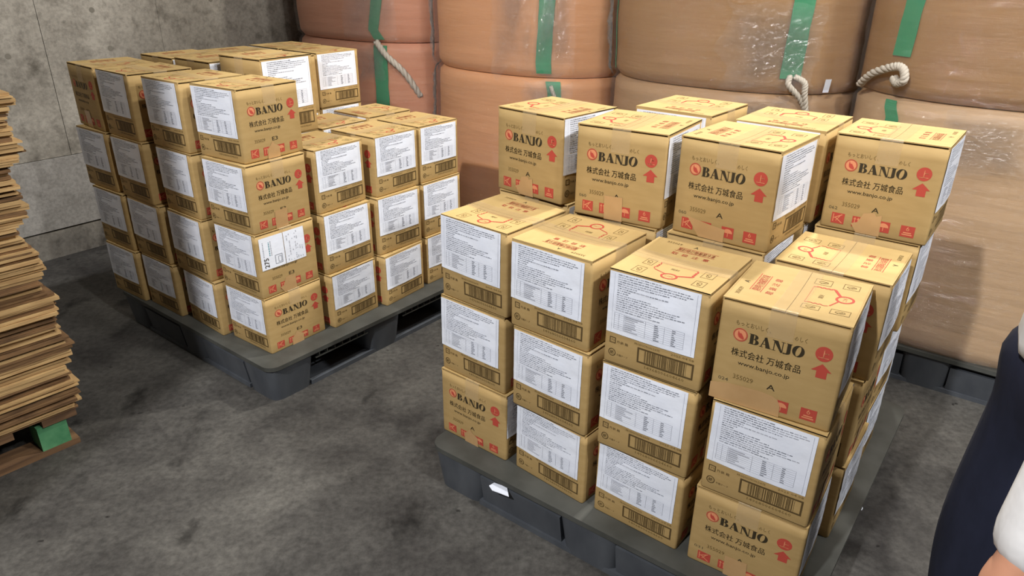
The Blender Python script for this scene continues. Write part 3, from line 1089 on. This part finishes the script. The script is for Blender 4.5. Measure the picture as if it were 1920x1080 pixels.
# ------------------------------------------------------------------ plastic pallets
def plastic_pallet(name, origin, rot, label, group, long_sides=None, slot='x'):
    """local x along the front, y away from the camera, origin at the front-left corner; 1.1 x 1.1 x 0.15 m"""
    root = empty(name, origin, rad(rot))
    tag(root, label, 'pallet', group)
    S = 1.1
    d = MB()
    r = 0.045
    pts = []
    for (cx, cy, a) in ((r, r, 180), (S - r, r, 270), (S - r, S - r, 0), (r, S - r, 90)):
        for k in range(7):
            t = rad(a + 15 * k)
            pts.append((cx + r * math.cos(t), cy + r * math.sin(t)))
    d.prism(pts, 0.134, 0.15, 'pallet_plastic')
    # raised rim lip below the deck edge
    d.prism([(0.012 + p[0] * (S - 0.024) / S, 0.012 + p[1] * (S - 0.024) / S) for p in pts], 0.124, 0.134, 'pallet_dark')
    d.build('deck', root)
    fw = 0.20
    mid0, mid1 = 0.455, 0.645
    spans = [(0.006, fw), (mid0, mid1), (S - fw, S - 0.006)]
    for iy, (y0, y1) in enumerate(spans):
        for ix, (x0, x1) in enumerate(spans):
            b = MB()
            # feet narrow towards the floor
            t = 0.0
            xs0, xs1 = x0, x1
            lo = [(x0 + 0.014, y0 + 0.014), (x1 - 0.014, y0 + 0.014), (x1 - 0.014, y1 - 0.014), (x0 + 0.014, y1 - 0.014)]
            hi = [(x0, y0), (x1, y0), (x1, y1), (x0, y1)]
            rr = 0.035

            def rounded(p, r_):
                (ax, ay), (bx, by) = p[0], p[2]
                out = []
                for (cx, cy, a) in ((ax + r_, ay + r_, 180), (bx - r_, ay + r_, 270), (bx - r_, by - r_, 0), (ax + r_, by - r_, 90)):
                    for k in range(4):
                        an = rad(a + 30 * k)
                        out.append((cx + r_ * math.cos(an), cy + r_ * math.sin(an)))
                return out
            A = rounded(lo, rr)
            B_ = rounded(hi, rr)
            n = len(A)
            vv = [(p[0], p[1], 0.0) for p in A] + [(p[0], p[1], 0.132) for p in B_]
            b.add(vv, [(i, (i + 1) % n, n + (i + 1) % n, n + i) for i in range(n)], 'pallet_side', True)
            b.add(vv, [list(range(n))[::-1]], 'pallet_side')
            b.build('foot', root)
    # skids along the floor
    for (y0, y1) in ((0.02, 0.135), (0.49, 0.61), (S - 0.135, S - 0.02)):
        s = MB()
        s.box((S / 2, (y0 + y1) / 2, 0.008), (S - 0.36, y1 - y0, 0.016), 'pallet_side')
        s.build('skid', root)
    for (x0, x1) in ((0.02, 0.135), (S - 0.135, S - 0.02)):
        s = MB()
        s.box(((x0 + x1) / 2, S / 2, 0.0085), (x1 - x0, S - 0.36, 0.017), 'pallet_side')
        s.build('skid', root)
    # ribs below the deck in every opening, and closed sunk panels on the slotted side
    for side in range(4):
        for (u0, u1) in ((fw, mid0), (mid1, S - fw)):
            closed = (slot == 'x' and side in (0, 2)) or (slot == 'y' and side in (1, 3))
            p = MB()

            def at(u, dpt, z):
                if side == 0:
                    return (u, dpt, z)
                if side == 2:
                    return (S - u, S - dpt, z)
                if side == 1:
                    return (S - dpt, u, z)
                return (dpt, S - u, z)
            if closed:
                a = [at(u0 - 0.01, 0.030, 0.0), at(u1 + 0.01, 0.030, 0.0), at(u1 + 0.01, 0.012, 0.112), at(u0 - 0.01, 0.012, 0.112)]
                b2 = [at(u0 - 0.01, 0.05, 0.0), at(u1 + 0.01, 0.05, 0.0), at(u1 + 0.01, 0.030, 0.112), at(u0 - 0.01, 0.030, 0.112)]
                p.add(a + b2, [(0, 1, 2, 3), (7, 6, 5, 4), (3, 2, 6, 7), (0, 4, 5, 1), (0, 3, 7, 4), (1, 5, 6, 2)], 'pallet_side')
                p.build('side_panel', root)
            else:
                vv = [at(u0, 0.006, 0.110), at(u1, 0.006, 0.110), at(u1, 0.012, 0.110), at(u0, 0.012, 0.110),
                      at(u0, 0.006, 0.114), at(u1, 0.006, 0.114), at(u1, 0.012, 0.114), at(u0, 0.012, 0.114)]
                p.add(vv, [(0, 3, 2, 1), (4, 5, 6, 7), (0, 1, 5, 4), (1, 2, 6, 5), (2, 3, 7, 6), (3, 0, 4, 7)], 'pallet_plastic')
                for q in range(7):
                    u = u0 + (u1 - u0) * (q + 0.5) / 7
                    c = [at(u - 0.002, 0.006, 0.112), at(u + 0.002, 0.006, 0.112), at(u + 0.002, 0.05, 0.112), at(u - 0.002, 0.05, 0.112)]
                    p.add([*c, *[(x, y, 0.134) for x, y, _ in c]], [(0, 3, 2, 1), (4, 5, 6, 7), (0, 1, 5, 4), (1, 2, 6, 5), (2, 3, 7, 6), (3, 0, 4, 7)], 'pallet_plastic')
                p.build('deck_rib', root)
    return root


plastic_pallet('plastic_pallet', (-0.245, 1.752, 0), -37.0, 'grey plastic pallet under the nearer right-hand carton load', None)
lv = Vector((math.cos(rad(-37.8)), math.sin(rad(-37.8))))
plastic_pallet('plastic_pallet', (-0.846 - 1.1 * lv.x, 2.151 - 1.1 * lv.y, 0), -37.8, 'grey plastic pallet under the left carton load by the wall', None)

# paper scrap wedged under the rim of the right pallet
sc_ = MB()
sc_.add([(0, 0, 0), (0.055, 0.004, 0.002), (0.03, 0.03, 0.005), (-0.012, 0.026, 0.003), (-0.018, 0.01, 0.0)] +
        [(0, 0, 0.0015), (0.055, 0.004, 0.0035), (0.03, 0.03, 0.0065), (-0.012, 0.026, 0.0045), (-0.018, 0.01, 0.0015)],
        [(4, 3, 2, 1, 0), (5, 6, 7, 8, 9), (0, 1, 6, 5), (1, 2, 7, 6), (2, 3, 8, 7), (3, 4, 9, 8), (4, 0, 5, 9)], 'paper')
tag(sc_.build('paper_scrap', loc=(-0.050, 1.586, 0.113), rotz=rad(-35)), 'torn white paper scrap caught in the slot of the right pallet', 'paper scrap')
for (x, y, m_, lab) in ((1.035, 1.655, 'paper', 'tiny white paper flake on the floor right of the right pallet'),
                        (-2.02, 2.71, 'pale_red', 'tiny pinkish scrap on the dark floor near the concrete wall')):
    s = MB()
    pp = [(0.012 * math.cos(a) * (1 + 0.4 * math.sin(3 * a)), 0.007 * math.sin(a)) for a in [k * PI / 4 for k in range(8)]]
    s.prism(pp, 0.0, 0.0025, m_)
    tag(s.build('floor_scrap', loc=(x, y, 0.0005), rotz=0.5), lab, 'scrap')

# ------------------------------------------------------------------ stack of flattened boards at the left edge
SD = Vector((math.cos(rad(50)), math.sin(rad(50)), 0))        # along the visible long edges
SN = Vector((-math.sin(rad(50)), math.cos(rad(50)), 0))       # away from the camera
Q0 = Vector((-1.399, 1.943, 0))
tips = [(0.13, 0.0), (0.20, 0.0), (0.30, 0.0), (0.38, 0.0), (1.2, 0.0)]


prof = [(0.128, 0.0), (0.228, 0.008), (0.371, 0.013), (0.526, 0.006), (0.619, 0.011), (0.723, -0.02), (0.774, -0.008), (0.861, 0.009),
        (0.938, 0.01), (0.954, 0.027), (1.017, 0.035), (1.061, 0.035), (1.12, 0.045)]


def edge_at(z):
    if z <= prof[0][0]:
        return prof[0][1]
    for (z0, s0), (z1, s1) in zip(prof[:-1], prof[1:]):
        if z0 <= z <= z1:
            return s0 + (s1 - s0) * (z - z0) / max(z1 - z0, 1e-6)
    return prof[-1][1]


z = 0.132
k = 0
rs = random.Random(11)
ZTOP = prof[-1][0]
GS = 'flattened boards in the stack at the left edge'
while z < ZTOP:
    th = rs.choice((0.005, 0.006, 0.008, 0.010, 0.012))
    s_end = edge_at(z) + 0.012 * math.sin(z * 41) + rs.uniform(-0.013, 0.011)
    ln = 1.05
    wd_ = 0.72
    dx = rs.uniform(-0.012, 0.012)
    n = 12
    b = MB()
    vs = []
    ph = rs.uniform(0, 6)
    am = rs.uniform(0.0, 0.0004)
    for iz in (0, 1):
        for j, dep in enumerate((dx, dx + wd_)):
            for i in range(n + 1):
                s = s_end - ln * i / n
                wob = am * math.sin(ph + i * 0.9)
                jag = 0.003 * noise.noise(Vector((i * 1.7, z * 90, ph))) if j == 0 else 0
                p = Q0 + SD * s + SN * (dep + jag)
                vs.append((p.x, p.y, z + wob + (th * 0.84 if iz else 0)))
    m1 = n + 1
    fs = []
    for i in range(n):
        fs.append((i, i + 1, m1 + i + 1, m1 + i))
        fs.append((2 * m1 + i, 3 * m1 + i, 3 * m1 + i + 1, 2 * m1 + i + 1))
        fs.append((i, 2 * m1 + i, 2 * m1 + i + 1, i + 1))
        fs.append((m1 + i, m1 + i + 1, 3 * m1 + i + 1, 3 * m1 + i))
    fs.append((0, m1, 3 * m1, 2 * m1))
    fs.append((n, 2 * m1 + n, 3 * m1 + n, m1 + n))
    b.add(vs, fs, 'sheet_board' if rs.random() < 0.62 else 'sheet_dark')
    o = b.build('flattened_board')
    tone = 'dark brown' if b.names[0] == 'sheet_dark' else 'pale tan'
    part = 'lowest' if z < 0.14 else ('bottom third' if z < 0.46 else ('middle third' if z < 0.79 else 'upper third'))
    if z + th * 1.0 >= ZTOP:
        part = 'very top'
    tag(o, f'{tone} thin flattened board, {part} of the ragged stack at the left edge', 'board', f'{tone} boards, {part} of the left edge stack')
    z += th
    k += 1

wp = empty('wooden_pallet', tuple(Q0), rad(50))
tag(wp, 'low wooden pallet with green painted blocks under the stack of boards', 'pallet')
for j, y0 in enumerate((0.02, 0.33, 0.62)):
    b = MB()
    b.box((-0.5, y0 + 0.04, 0.010), (0.96, 0.09, 0.02), 'pallet_wood')
    b.build('bottom_board', wp)
    for x0 in (-0.105, -0.5, -0.93):
        b = MB()
        b.box((x0 + 0.02, y0 + 0.04, 0.063), (0.085, 0.085, 0.085), 'pallet_green')
        b.build('block', wp)
for j in range(6):
    b = MB()
    b.box((-0.06 - j * 0.18, 0.36, 0.118), (0.10, 0.70, 0.024), 'pallet_wood')
    b.build('deck_board', wp)


# ------------------------------------------------------------------ bulk bags
BD = Vector((-0.7986, 0.6018, 0))       # along the row, to the left
BN = Vector((0.6018, 0.7986, 0))        # away from the camera
B0 = Vector((1.5, 2.35, 0))


PRESS = {}


def sup(a, n):
    c, s = math.cos(a), math.sin(a)
    return math.copysign(abs(c) ** (2 / n), c), math.copysign(abs(s) ** (2 / n), s)


def bag_pt(ha, hb, a, z, z0, z1, seed, off=0.0, n=2.6):
    """local bag surface: a angle, z height"""
    t = (z - z0) / (z1 - z0)
    e = 0.05
    sh = 1.0
    if t < e:
        sh = 0.965 + 0.035 * math.sqrt(max(0, 1 - ((e - t) / e) ** 2))
    if t > 1 - e:
        sh = 0.955 + 0.045 * math.sqrt(max(0, 1 - ((t - 1 + e) / e) ** 2))
    sh *= 1 + 0.010 * math.sin(PI * t)
    cx, cy = sup(a, n)
    w = 1 + 0.007 * noise.noise(Vector((cx * 1.2 + seed, cy * 1.2, z * 7))) + 0.0025 * noise.noise(Vector((cx * 3, cy * 3 + seed, z * 40)))
    x = cx * (ha * sh * w + off)
    lo, hi = PRESS.get(ha, (-9, 9))
    x = min(max(x, lo + 0.016 - 0.7 * off), hi - 0.016 + 0.7 * off)      # neighbours press flat against each other
    return Vector((x, cy * (hb * sh * w + off), z))


def bulk_bag(t, z0, z1, mname, label, seed, ha=0.565, hb=0.55, film=True, dep=0.56):
    c = B0 + BD * t + BN * dep
    root = empty('bulk_bag', (c.x, c.y, z0), rad(-37))
    tag(root, label, 'bulk bag', 'bulk bags along the back')
    na, nz_ = 72, 34

    def shell(off, name, mn, sd, rough=0.0):
        b = MB()
        vs, fs = [], []
        for j in range(nz_ + 1):
            z = z0 + (z1 - z0) * j / nz_
            for i in range(na):
                a = 2 * PI * i / na
                p = bag_pt(ha, hb, a, z, z0, z1, sd, off)
                if rough:
                    q = 1 + rough * noise.noise(Vector((p.x * 9, p.y * 9, z * 30 + sd)))
                    p.x *= q
                    p.y *= q
                vs.append((p.x, p.y, z - z0))
        for j in range(nz_):
            for i in range(na):
                fs.append((j * na + i, j * na + (i + 1) % na, (j + 1) * na + (i + 1) % na, (j + 1) * na + i))
        b.add(vs, fs, mn, True)
        if not rough:
            b.add(vs, [list(range(na))[::-1], [nz_ * na + i for i in range(na)]], mn)
        return b.build(name, root)
    shell(0.0, 'bag_body', mname, seed)
    if film:
        f = shell(0.016, 'stretch_film', 'stretch_film', seed, 0.010)
        f['label'] = 'glossy clear stretch film'
    return root


def rope(root, pts, r=0.011):
    """twisted rope through local points"""
    b = MB()
    P3 = [Vector(p) for p in pts]
    dense = []
    for i in range(len(P3) - 1):
        p0 = P3[max(i - 1, 0)]; p1 = P3[i]; p2 = P3[i + 1]; p3 = P3[min(i + 2, len(P3) - 1)]
        for k in range(10):
            t = k / 10
            dense.append(0.5 * ((2 * p1) + (-p0 + p2) * t + (2 * p0 - 5 * p1 + 4 * p2 - p3) * t * t + (-p0 + 3 * p1 - 3 * p2 + p3) * t ** 3))
    dense.append(P3[-1])
    for s in range(3):
        ph = 2 * PI * s / 3
        strand = []
        for i, p in enumerate(dense):
            t = (dense[min(i + 1, len(dense) - 1)] - dense[max(i - 1, 0)]).normalized()
            a = t.cross(Vector((0.3, 0.2, 1))).normalized()
            c = t.cross(a)
            an = ph + i * 0.9
            strand.append(p + (a * math.cos(an) + c * math.sin(an)) * r * 0.5)
        b.tube(strand, r * 0.62, 'rope', 6)
    return b.build('rope', root)


TC = [-0.09, 0.975, 2.045, 3.17]
ZCS = [1.045, 1.01, 0.97, 1.055]
HA = [0.560, 0.550, 0.565, 0.60]
for k in range(4):
    PRESS[HA[k]] = (-(TC[k + 1] - TC[k]) / 2 if k < 3 else -9, (TC[k] - TC[k - 1]) / 2 if k else 9)
ZC = 1.0
sd = 0
specs = [('bag_tan', 'bag_pale', 'rightmost tan'), ('bag_tan', 'bag_brown', 'third wide brownish tan'), ('bag_peach', 'bag_peach', 'second peach coloured'), ('bag_salmon', 'bag_salmon', 'leftmost salmon pink')]
UP, LO = [], []
for k, t in enumerate(TC):
    up, lo, nm = specs[k]
    ha = HA[k]
    LO.append(bulk_bag(t, 0.15, ZCS[k] - 0.004, lo, f'{nm} film-wrapped bulk bag, lower one of its pair', k * 3.1 + 1, ha=ha))
    UP.append(bulk_bag(t, ZCS[k], 1.84, up, f'{nm} film-wrapped bulk bag, upper one with green strap', k * 3.1 + 2.3, ha=ha))
    c = B0 + BD * t + BN * 0.01
    cc = c - BD * 0.55
    pr = plastic_pallet('plastic_pallet', (c.x + BD.x * 0.55, c.y + BD.y * 0.55, 0), -37, f'dark plastic pallet beneath the {nm} bulk bag', None)
    pr.scale = (0.94, 1, 1)


# straps and ropes on the upper bags (local angles on each bag, heights in metres)
def bag_local(k, a_deg, z, off, upper=True):
    z0, z1 = (ZCS[k], 1.84) if upper else (0.15, ZCS[k] - 0.004)
    p = bag_pt(HA[k], 0.55, rad(a_deg), min(max(z, z0), z1), z0, z1, k * 3.1 + (2.3 if upper else 1), off)
    return Vector((p.x, p.y, z - (ZCS[k] if upper else 0.15)))


def strap_path(root, k, pts, width, upper=True, name='lifting_strap'):
    """ribbon through (angle, height) points lying on the film"""
    b = MB()
    dense = []
    for (a0, z0_), (a1, z1_) in zip(pts[:-1], pts[1:]):
        for i in range(8):
            dense.append((a0 + (a1 - a0) * i / 8, z0_ + (z1_ - z0_) * i / 8))
    dense.append(pts[-1])
    vs = []
    for i, (a, z_) in enumerate(dense):
        c = bag_local(k, a, z_, 0.004, upper)
        t = (bag_local(k, a + 1, z_, 0.004, upper) - bag_local(k, a - 1, z_, 0.004, upper))
        t.z = 0
        t.normalize()
        nrm = Vector((t.y, -t.x, 0)) * 0.0012
        wdt = width * (1 + 0.10 * noise.noise(Vector((0, 0, z_ * 14 + k))))
        for s in (-1, 1):
            p = c + t * s * wdt / 2
            vs.append(p + nrm)
            vs.append(p - nrm)
    fs = []
    for j in range(len(dense) - 1):
        o = 4 * j
        fs += [(o, o + 2, o + 6, o + 4), (o + 1, o + 5, o + 7, o + 3), (o, o + 4, o + 5, o + 1), (o + 2, o + 3, o + 7, o + 6)]
    b.add(vs, fs, 'green_strap')
    o = b.build(name, root)
    o['label'] = 'green woven lifting strap'
    return o


strap_path(UP[3], 3, [(297, 1.80), (296.5, 1.27), (293.5, 1.12), (297, 1.07)], 0.062)
strap_path(LO[3], 3, [(297, 1.04), (297, 0.75), (297, 0.5)], 0.078, False)
strap_path(UP[2], 2, [(297, 1.80), (296.8, 1.31), (295.5, 1.04), (296, 0.99)], 0.072)
strap_path(LO[2], 2, [(301, 0.955), (302, 0.90), (302, 0.6)], 0.068, False)
strap_path(UP[1], 1, [(303.5, 1.80), (303.5, 1.35), (302.5, 1.07)], 0.075)
strap_path(UP[1], 1, [(211, 1.80), (211, 1.30), (213, 1.03)], 0.05)
strap_path(UP[0], 0, [(238.5, 1.80), (238, 1.36), (236.5, 1.18)], 0.070)
strap_path(LO[0], 0, [(235, 1.03), (238.5, 0.97), (238.5, 0.7)], 0.050, False)
rope(UP[3], [bag_local(3, 295, 1.06, 0.02), bag_local(3, 301, 0.99, 0.03), bag_local(3, 312, 0.90, 0.035), bag_local(3, 322, 0.77, 0.02)], 0.017)
rope(UP[2], [bag_local(2, 300, 0.935, 0.03), bag_local(2, 302.5, 0.88, 0.035), bag_local(2, 304, 0.84, 0.03)], 0.009)
rope(UP[1], [bag_local(1, 302, 1.08, 0.018), bag_local(1, 301.5, 1.05, 0.03), bag_local(1, 308, 1.00, 0.035), bag_local(1, 312, 0.95, 0.03), bag_local(1, 315, 0.88, 0.03)], 0.011)
rope(UP[1], [bag_local(1, 304, 1.08, 0.018), bag_local(1, 308, 1.06, 0.03), bag_local(1, 309, 1.02, 0.035), bag_local(1, 312, 0.95, 0.03)], 0.011)
rope(UP[0], [bag_local(0, 215, 1.06, 0.02), bag_local(0, 226, 1.11, 0.03), bag_local(0, 237, 1.145, 0.035), bag_local(0, 241.5, 1.145, 0.035),
             bag_local(0, 243, 1.11, 0.035), bag_local(0, 240, 1.095, 0.03), bag_local(0, 238, 1.11, 0.03)], 0.014)


def film_fold(root, k, a0, a1, z0_, z1_, amp, seed, upper=True):
    """crumpled patch of clear film lying over the bag"""
    b = MB()
    na, nz_ = 34, 34
    vs = []
    for j in range(nz_ + 1):
        for i in range(na + 1):
            u, v = i / na, j / nz_
            e = min(u, 1 - u, v, 1 - v) * 4
            e = min(1.0, e)
            jit = 0.16 * noise.noise(Vector((u * 3 + seed, v * 3, seed)))
            a = a0 + (a1 - a0) * (u + jit * (1 - e))
            z_ = z0_ + (z1_ - z0_) * (v + jit * (1 - e))
            q = Vector((u * 7 + seed, v * 9, seed * 1.7))
            d = abs(noise.noise(q)) + 0.5 * abs(noise.noise(q * 2.3))
            vs.append(bag_local(k, a, z_, 0.020 + amp * d, upper))
    fs = [(j * (na + 1) + i, j * (na + 1) + i + 1, (j + 1) * (na + 1) + i + 1, (j + 1) * (na + 1) + i) for j in range(nz_) for i in range(na)]
    b.add(vs, fs, 'film_fold', True)
    o = b.build('film_fold', root)
    at = o.data.attributes.new('thickness', 'FLOAT', 'POINT')
    for j in range(nz_ + 1):
        for i in range(na + 1):
            u, v = i / na, j / nz_
            e = min(1.0, 2.6 * min(u, 1 - u, v, 1 - v))
            e *= 0.72 + 0.8 * noise.noise(Vector((u * 4 + seed, v * 4, 3.1 * seed)))
            at.data[j * (na + 1) + i].value = max(0.0, min(1.0, e * 1.5))
    o['label'] = 'crumpled glossy clear film'
    return o


film_fold(UP[3], 3, 278, 308, 1.07, 1.60, 0.034, 1.0)
film_fold(LO[3], 3, 284, 300, 0.86, 1.04, 0.030, 2.0, False)
film_fold(UP[2], 2, 290, 312, 0.98, 1.55, 0.030, 3.0)
film_fold(LO[2], 2, 285, 312, 0.80, 0.96, 0.035, 4.0, False)
film_fold(UP[2], 2, 272, 290, 1.00, 1.55, 0.030, 5.0)
film_fold(UP[2], 2, 214, 224, 0.98, 1.70, 0.030, 6.0)
film_fold(LO[2], 2, 214, 222, 0.50, 0.96, 0.026, 7.0, False)
film_fold(UP[1], 1, 276, 312, 1.03, 1.34, 0.030, 8.0)
film_fold(UP[1], 1, 207, 218, 1.02, 1.60, 0.030, 9.0)
film_fold(LO[1], 1, 282, 304, 0.92, 1.00, 0.030, 10.0, False)
film_fold(LO[0], 0, 258, 275, 0.84, 1.03, 0.035, 11.0, False)
# small paper tag stuck on the wide tan bag
tg = MB()
q0 = [bag_local(1, a, z_, 0.014) for a, z_ in ((319, 1.02), (322, 1.02), (322, 1.07), (319, 1.07))]
q1 = [bag_local(1, a, z_, 0.016) for a, z_ in ((319, 1.02), (322, 1.02), (322, 1.07), (319, 1.07))]
tg.add([*q0, *q1], [(3, 2, 1, 0), (4, 5, 6, 7), (0, 1, 5, 4), (1, 2, 6, 5), (2, 3, 7, 6), (3, 0, 4, 7)], 'paper')
tg.build('paper_tag', UP[1])


# ------------------------------------------------------------------ person at the right edge
def skinned(name, nodes, edges, mname, root_i=0, sub=2, parent=None):
    me = bpy.data.meshes.new(name)
    me.from_pydata([n[0] for n in nodes], edges, [])
    o = bpy.data.objects.new(name, me)
    COL.objects.link(o)
    if parent:
        o.parent = parent
    sk = o.modifiers.new('skin', 'SKIN')
    sk.use_smooth_shade = True
    me.skin_vertices.new() if not me.skin_vertices else None
    for i, n in enumerate(nodes):
        r_ = n[1]
        me.skin_vertices[0].data[i].radius = r_ if isinstance(r_, tuple) else (r_, r_)
    me.skin_vertices[0].data[root_i].use_root = True
    ss = o.modifiers.new('subdivision', 'SUBSURF')
    ss.levels = sub
    ss.render_levels = sub
    me.materials.append(MATS[mname])
    return o


# faces the right pallet (towards -x); near side is the right... nearer arm hangs by the trousers
N = []
Eg = []


def node(p, r_, frm=None):
    N.append((p, r_))
    if frm is not None:
        Eg.append((frm, len(N) - 1))
    return len(N) - 1


pel = node((0.90, 0.88, 0.95), 0.13)
wst = node((0.90, 0.88, 1.08), 0.115, pel)
che = node((0.89, 0.88, 1.27), (0.125, 0.15), wst)
nkb = node((0.88, 0.88, 1.43), 0.075, che)
nk = node((0.87, 0.88, 1.50), 0.055, nkb)
jaw = node((0.845, 0.88, 1.57), (0.066, 0.066), nk)
mid = node((0.85, 0.88, 1.635), (0.080, 0.090), jaw)
top = node((0.855, 0.88, 1.705), (0.066, 0.076), mid)
nose = node((0.752, 0.88, 1.610), 0.012, jaw)
for s, hand_t in ((-1, 0), (1, 1)):
    sh = node((0.885, 0.88 + s * 0.185, 1.385), 0.062, nkb)
    if s < 0:
        el = node((0.660, 0.650, 1.10), 0.045, sh)
        wr = node((0.556, 0.590, 0.865), 0.028, el)
        pm = node((0.546, 0.585, 0.810), (0.024, 0.034), wr)
        tip0 = (0.543, 0.584, 0.785)
    else:
        el = node((1.02, 1.10, 1.10), 0.045, sh)
        wr = node((1.08, 1.08, 0.87), 0.028, el)
        pm = node((1.082, 1.08, 0.81), (0.024, 0.034), wr)
        tip0 = (1.084, 1.08, 0.785)
    for q, (dx, ln) in enumerate(((-0.033, 0.068), (-0.011, 0.078), (0.011, 0.072), (0.032, 0.056))):
        f1 = node((tip0[0] + dx, tip0[1], tip0[2] - 0.004), 0.0095, pm)
        f2 = node((tip0[0] + dx * 1.05, tip0[1] + 0.008, tip0[2] - ln * 0.55), 0.0088, f1)
        f3 = node((tip0[0] + dx * 1.05, tip0[1] + 0.022, tip0[2] - ln), 0.0075, f2)
    t1 = node((tip0[0] - 0.045, tip0[1] + 0.006, tip0[2] + 0.025), 0.011, pm)
    t2 = node((tip0[0] - 0.062, tip0[1] + 0.014, tip0[2] - 0.008), 0.0095, t1)
    t3 = node((tip0[0] - 0.066, tip0[1] + 0.022, tip0[2] - 0.030), 0.008, t2)
legs = []
for s in (-1, 1):
    hp = node((0.90, 0.88 + s * 0.085, 0.88), 0.088, pel)
    kn = node((0.875, 0.88 + s * 0.10, 0.50), 0.055, hp)
    an = node((0.915, 0.88 + s * 0.10, 0.10), 0.036, kn)
    ft = node((0.80, 0.88 + s * 0.11, 0.045), (0.035, 0.03), an)
    legs.append((hp, kn, an, ft))
person = skinned('person', N, Eg, 'skin', 0, 2)
person.location.x = 0.012
tag(person, 'person in white top and navy trousers standing cut off at the right edge', 'person')
TN = [((0.89, 0.88, 1.00), 0.170), ((0.885, 0.88, 0.93), 0.180)]
TE = [(0, 1)]
for s in (-1, 1):
    i = len(TN)
    TN += [((0.890, 0.88 + s * 0.085, 0.84), 0.112), ((0.872, 0.88 + s * 0.10, 0.66), 0.104), ((0.858, 0.88 + s * 0.105, 0.50), 0.098),
           ((0.885, 0.88 + s * 0.105, 0.28), 0.088), ((0.905, 0.88 + s * 0.105, 0.09), 0.082)]
    TE += [(1, i), (i, i + 1), (i + 1, i + 2), (i + 2, i + 3), (i + 3, i + 4)]
skinned('trousers', TN, TE, 'navy_cloth', 0, 2, person)
SN_ = [((0.90, 0.88, 0.920), 0.192), ((0.90, 0.88, 1.10), 0.170), ((0.89, 0.88, 1.28), (0.15, 0.165)), ((0.88, 0.88, 1.42), 0.09)]
SE = [(0, 1), (1, 2), (2, 3)]
for s in (-1, 1):
    i = len(SN_)
    SN_ += [((0.885, 0.88 + s * 0.185, 1.375), 0.105)]
    SE += [(3, i)]
    if s < 0:
        SN_ += [((0.740, 0.670, 1.22), 0.070), ((0.655, 0.648, 1.10), 0.066), ((0.590, 0.606, 0.955), 0.054), ((0.566, 0.594, 0.845), 0.052)]
    else:
        SN_ += [((0.96, 1.085, 1.22), 0.07), ((1.02, 1.10, 1.10), 0.066), ((1.065, 1.085, 0.955), 0.056), ((1.075, 1.082, 0.915), 0.054)]
    SE += [(i, i + 1), (i + 1, i + 2), (i + 2, i + 3), (i + 3, i + 4)]
skinned('white_top', SN_, SE, 'white_cloth', 1, 2, person)
skinned('hair', [((0.875, 0.88, 1.66), (0.095, 0.092)), ((0.868, 0.88, 1.715), (0.080, 0.082)), ((0.90, 0.88, 1.60), 0.070)], [(0, 1), (0, 2)], 'hair', 0, 2, person)
for s in (-1, 1):
    eb = MB()
    eb.tube([(0.775, 0.88 + s * 0.03, 1.635), (0.768, 0.88 + s * 0.03, 1.635)], 0.010, 'eye_white', 8)
    eb.tube([(0.7685, 0.88 + s * 0.03, 1.635), (0.7665, 0.88 + s * 0.03, 1.635)], 0.005, 'hair', 8)
    eb.build('eye', person)
    skinned('ear', [((0.868, 0.88 + s * 0.088, 1.635), 0.010), ((0.866, 0.88 + s * 0.090, 1.61), 0.008)], [(0, 1)], 'skin', 0, 1, person)
    skinned('shoe', [((0.925, 0.88 + s * 0.105, 0.05), (0.045, 0.045)), ((0.86, 0.88 + s * 0.11, 0.045), 0.044), ((0.77, 0.88 + s * 0.115, 0.038), 0.038)],
            [(0, 1), (1, 2)], 'shoe', 0, 2, person)
mo = MB()
mo.box((0.7765, 0.88, 1.572), (0.004, 0.045, 0.007), 'pale_red')
mo.build('mouth', person)
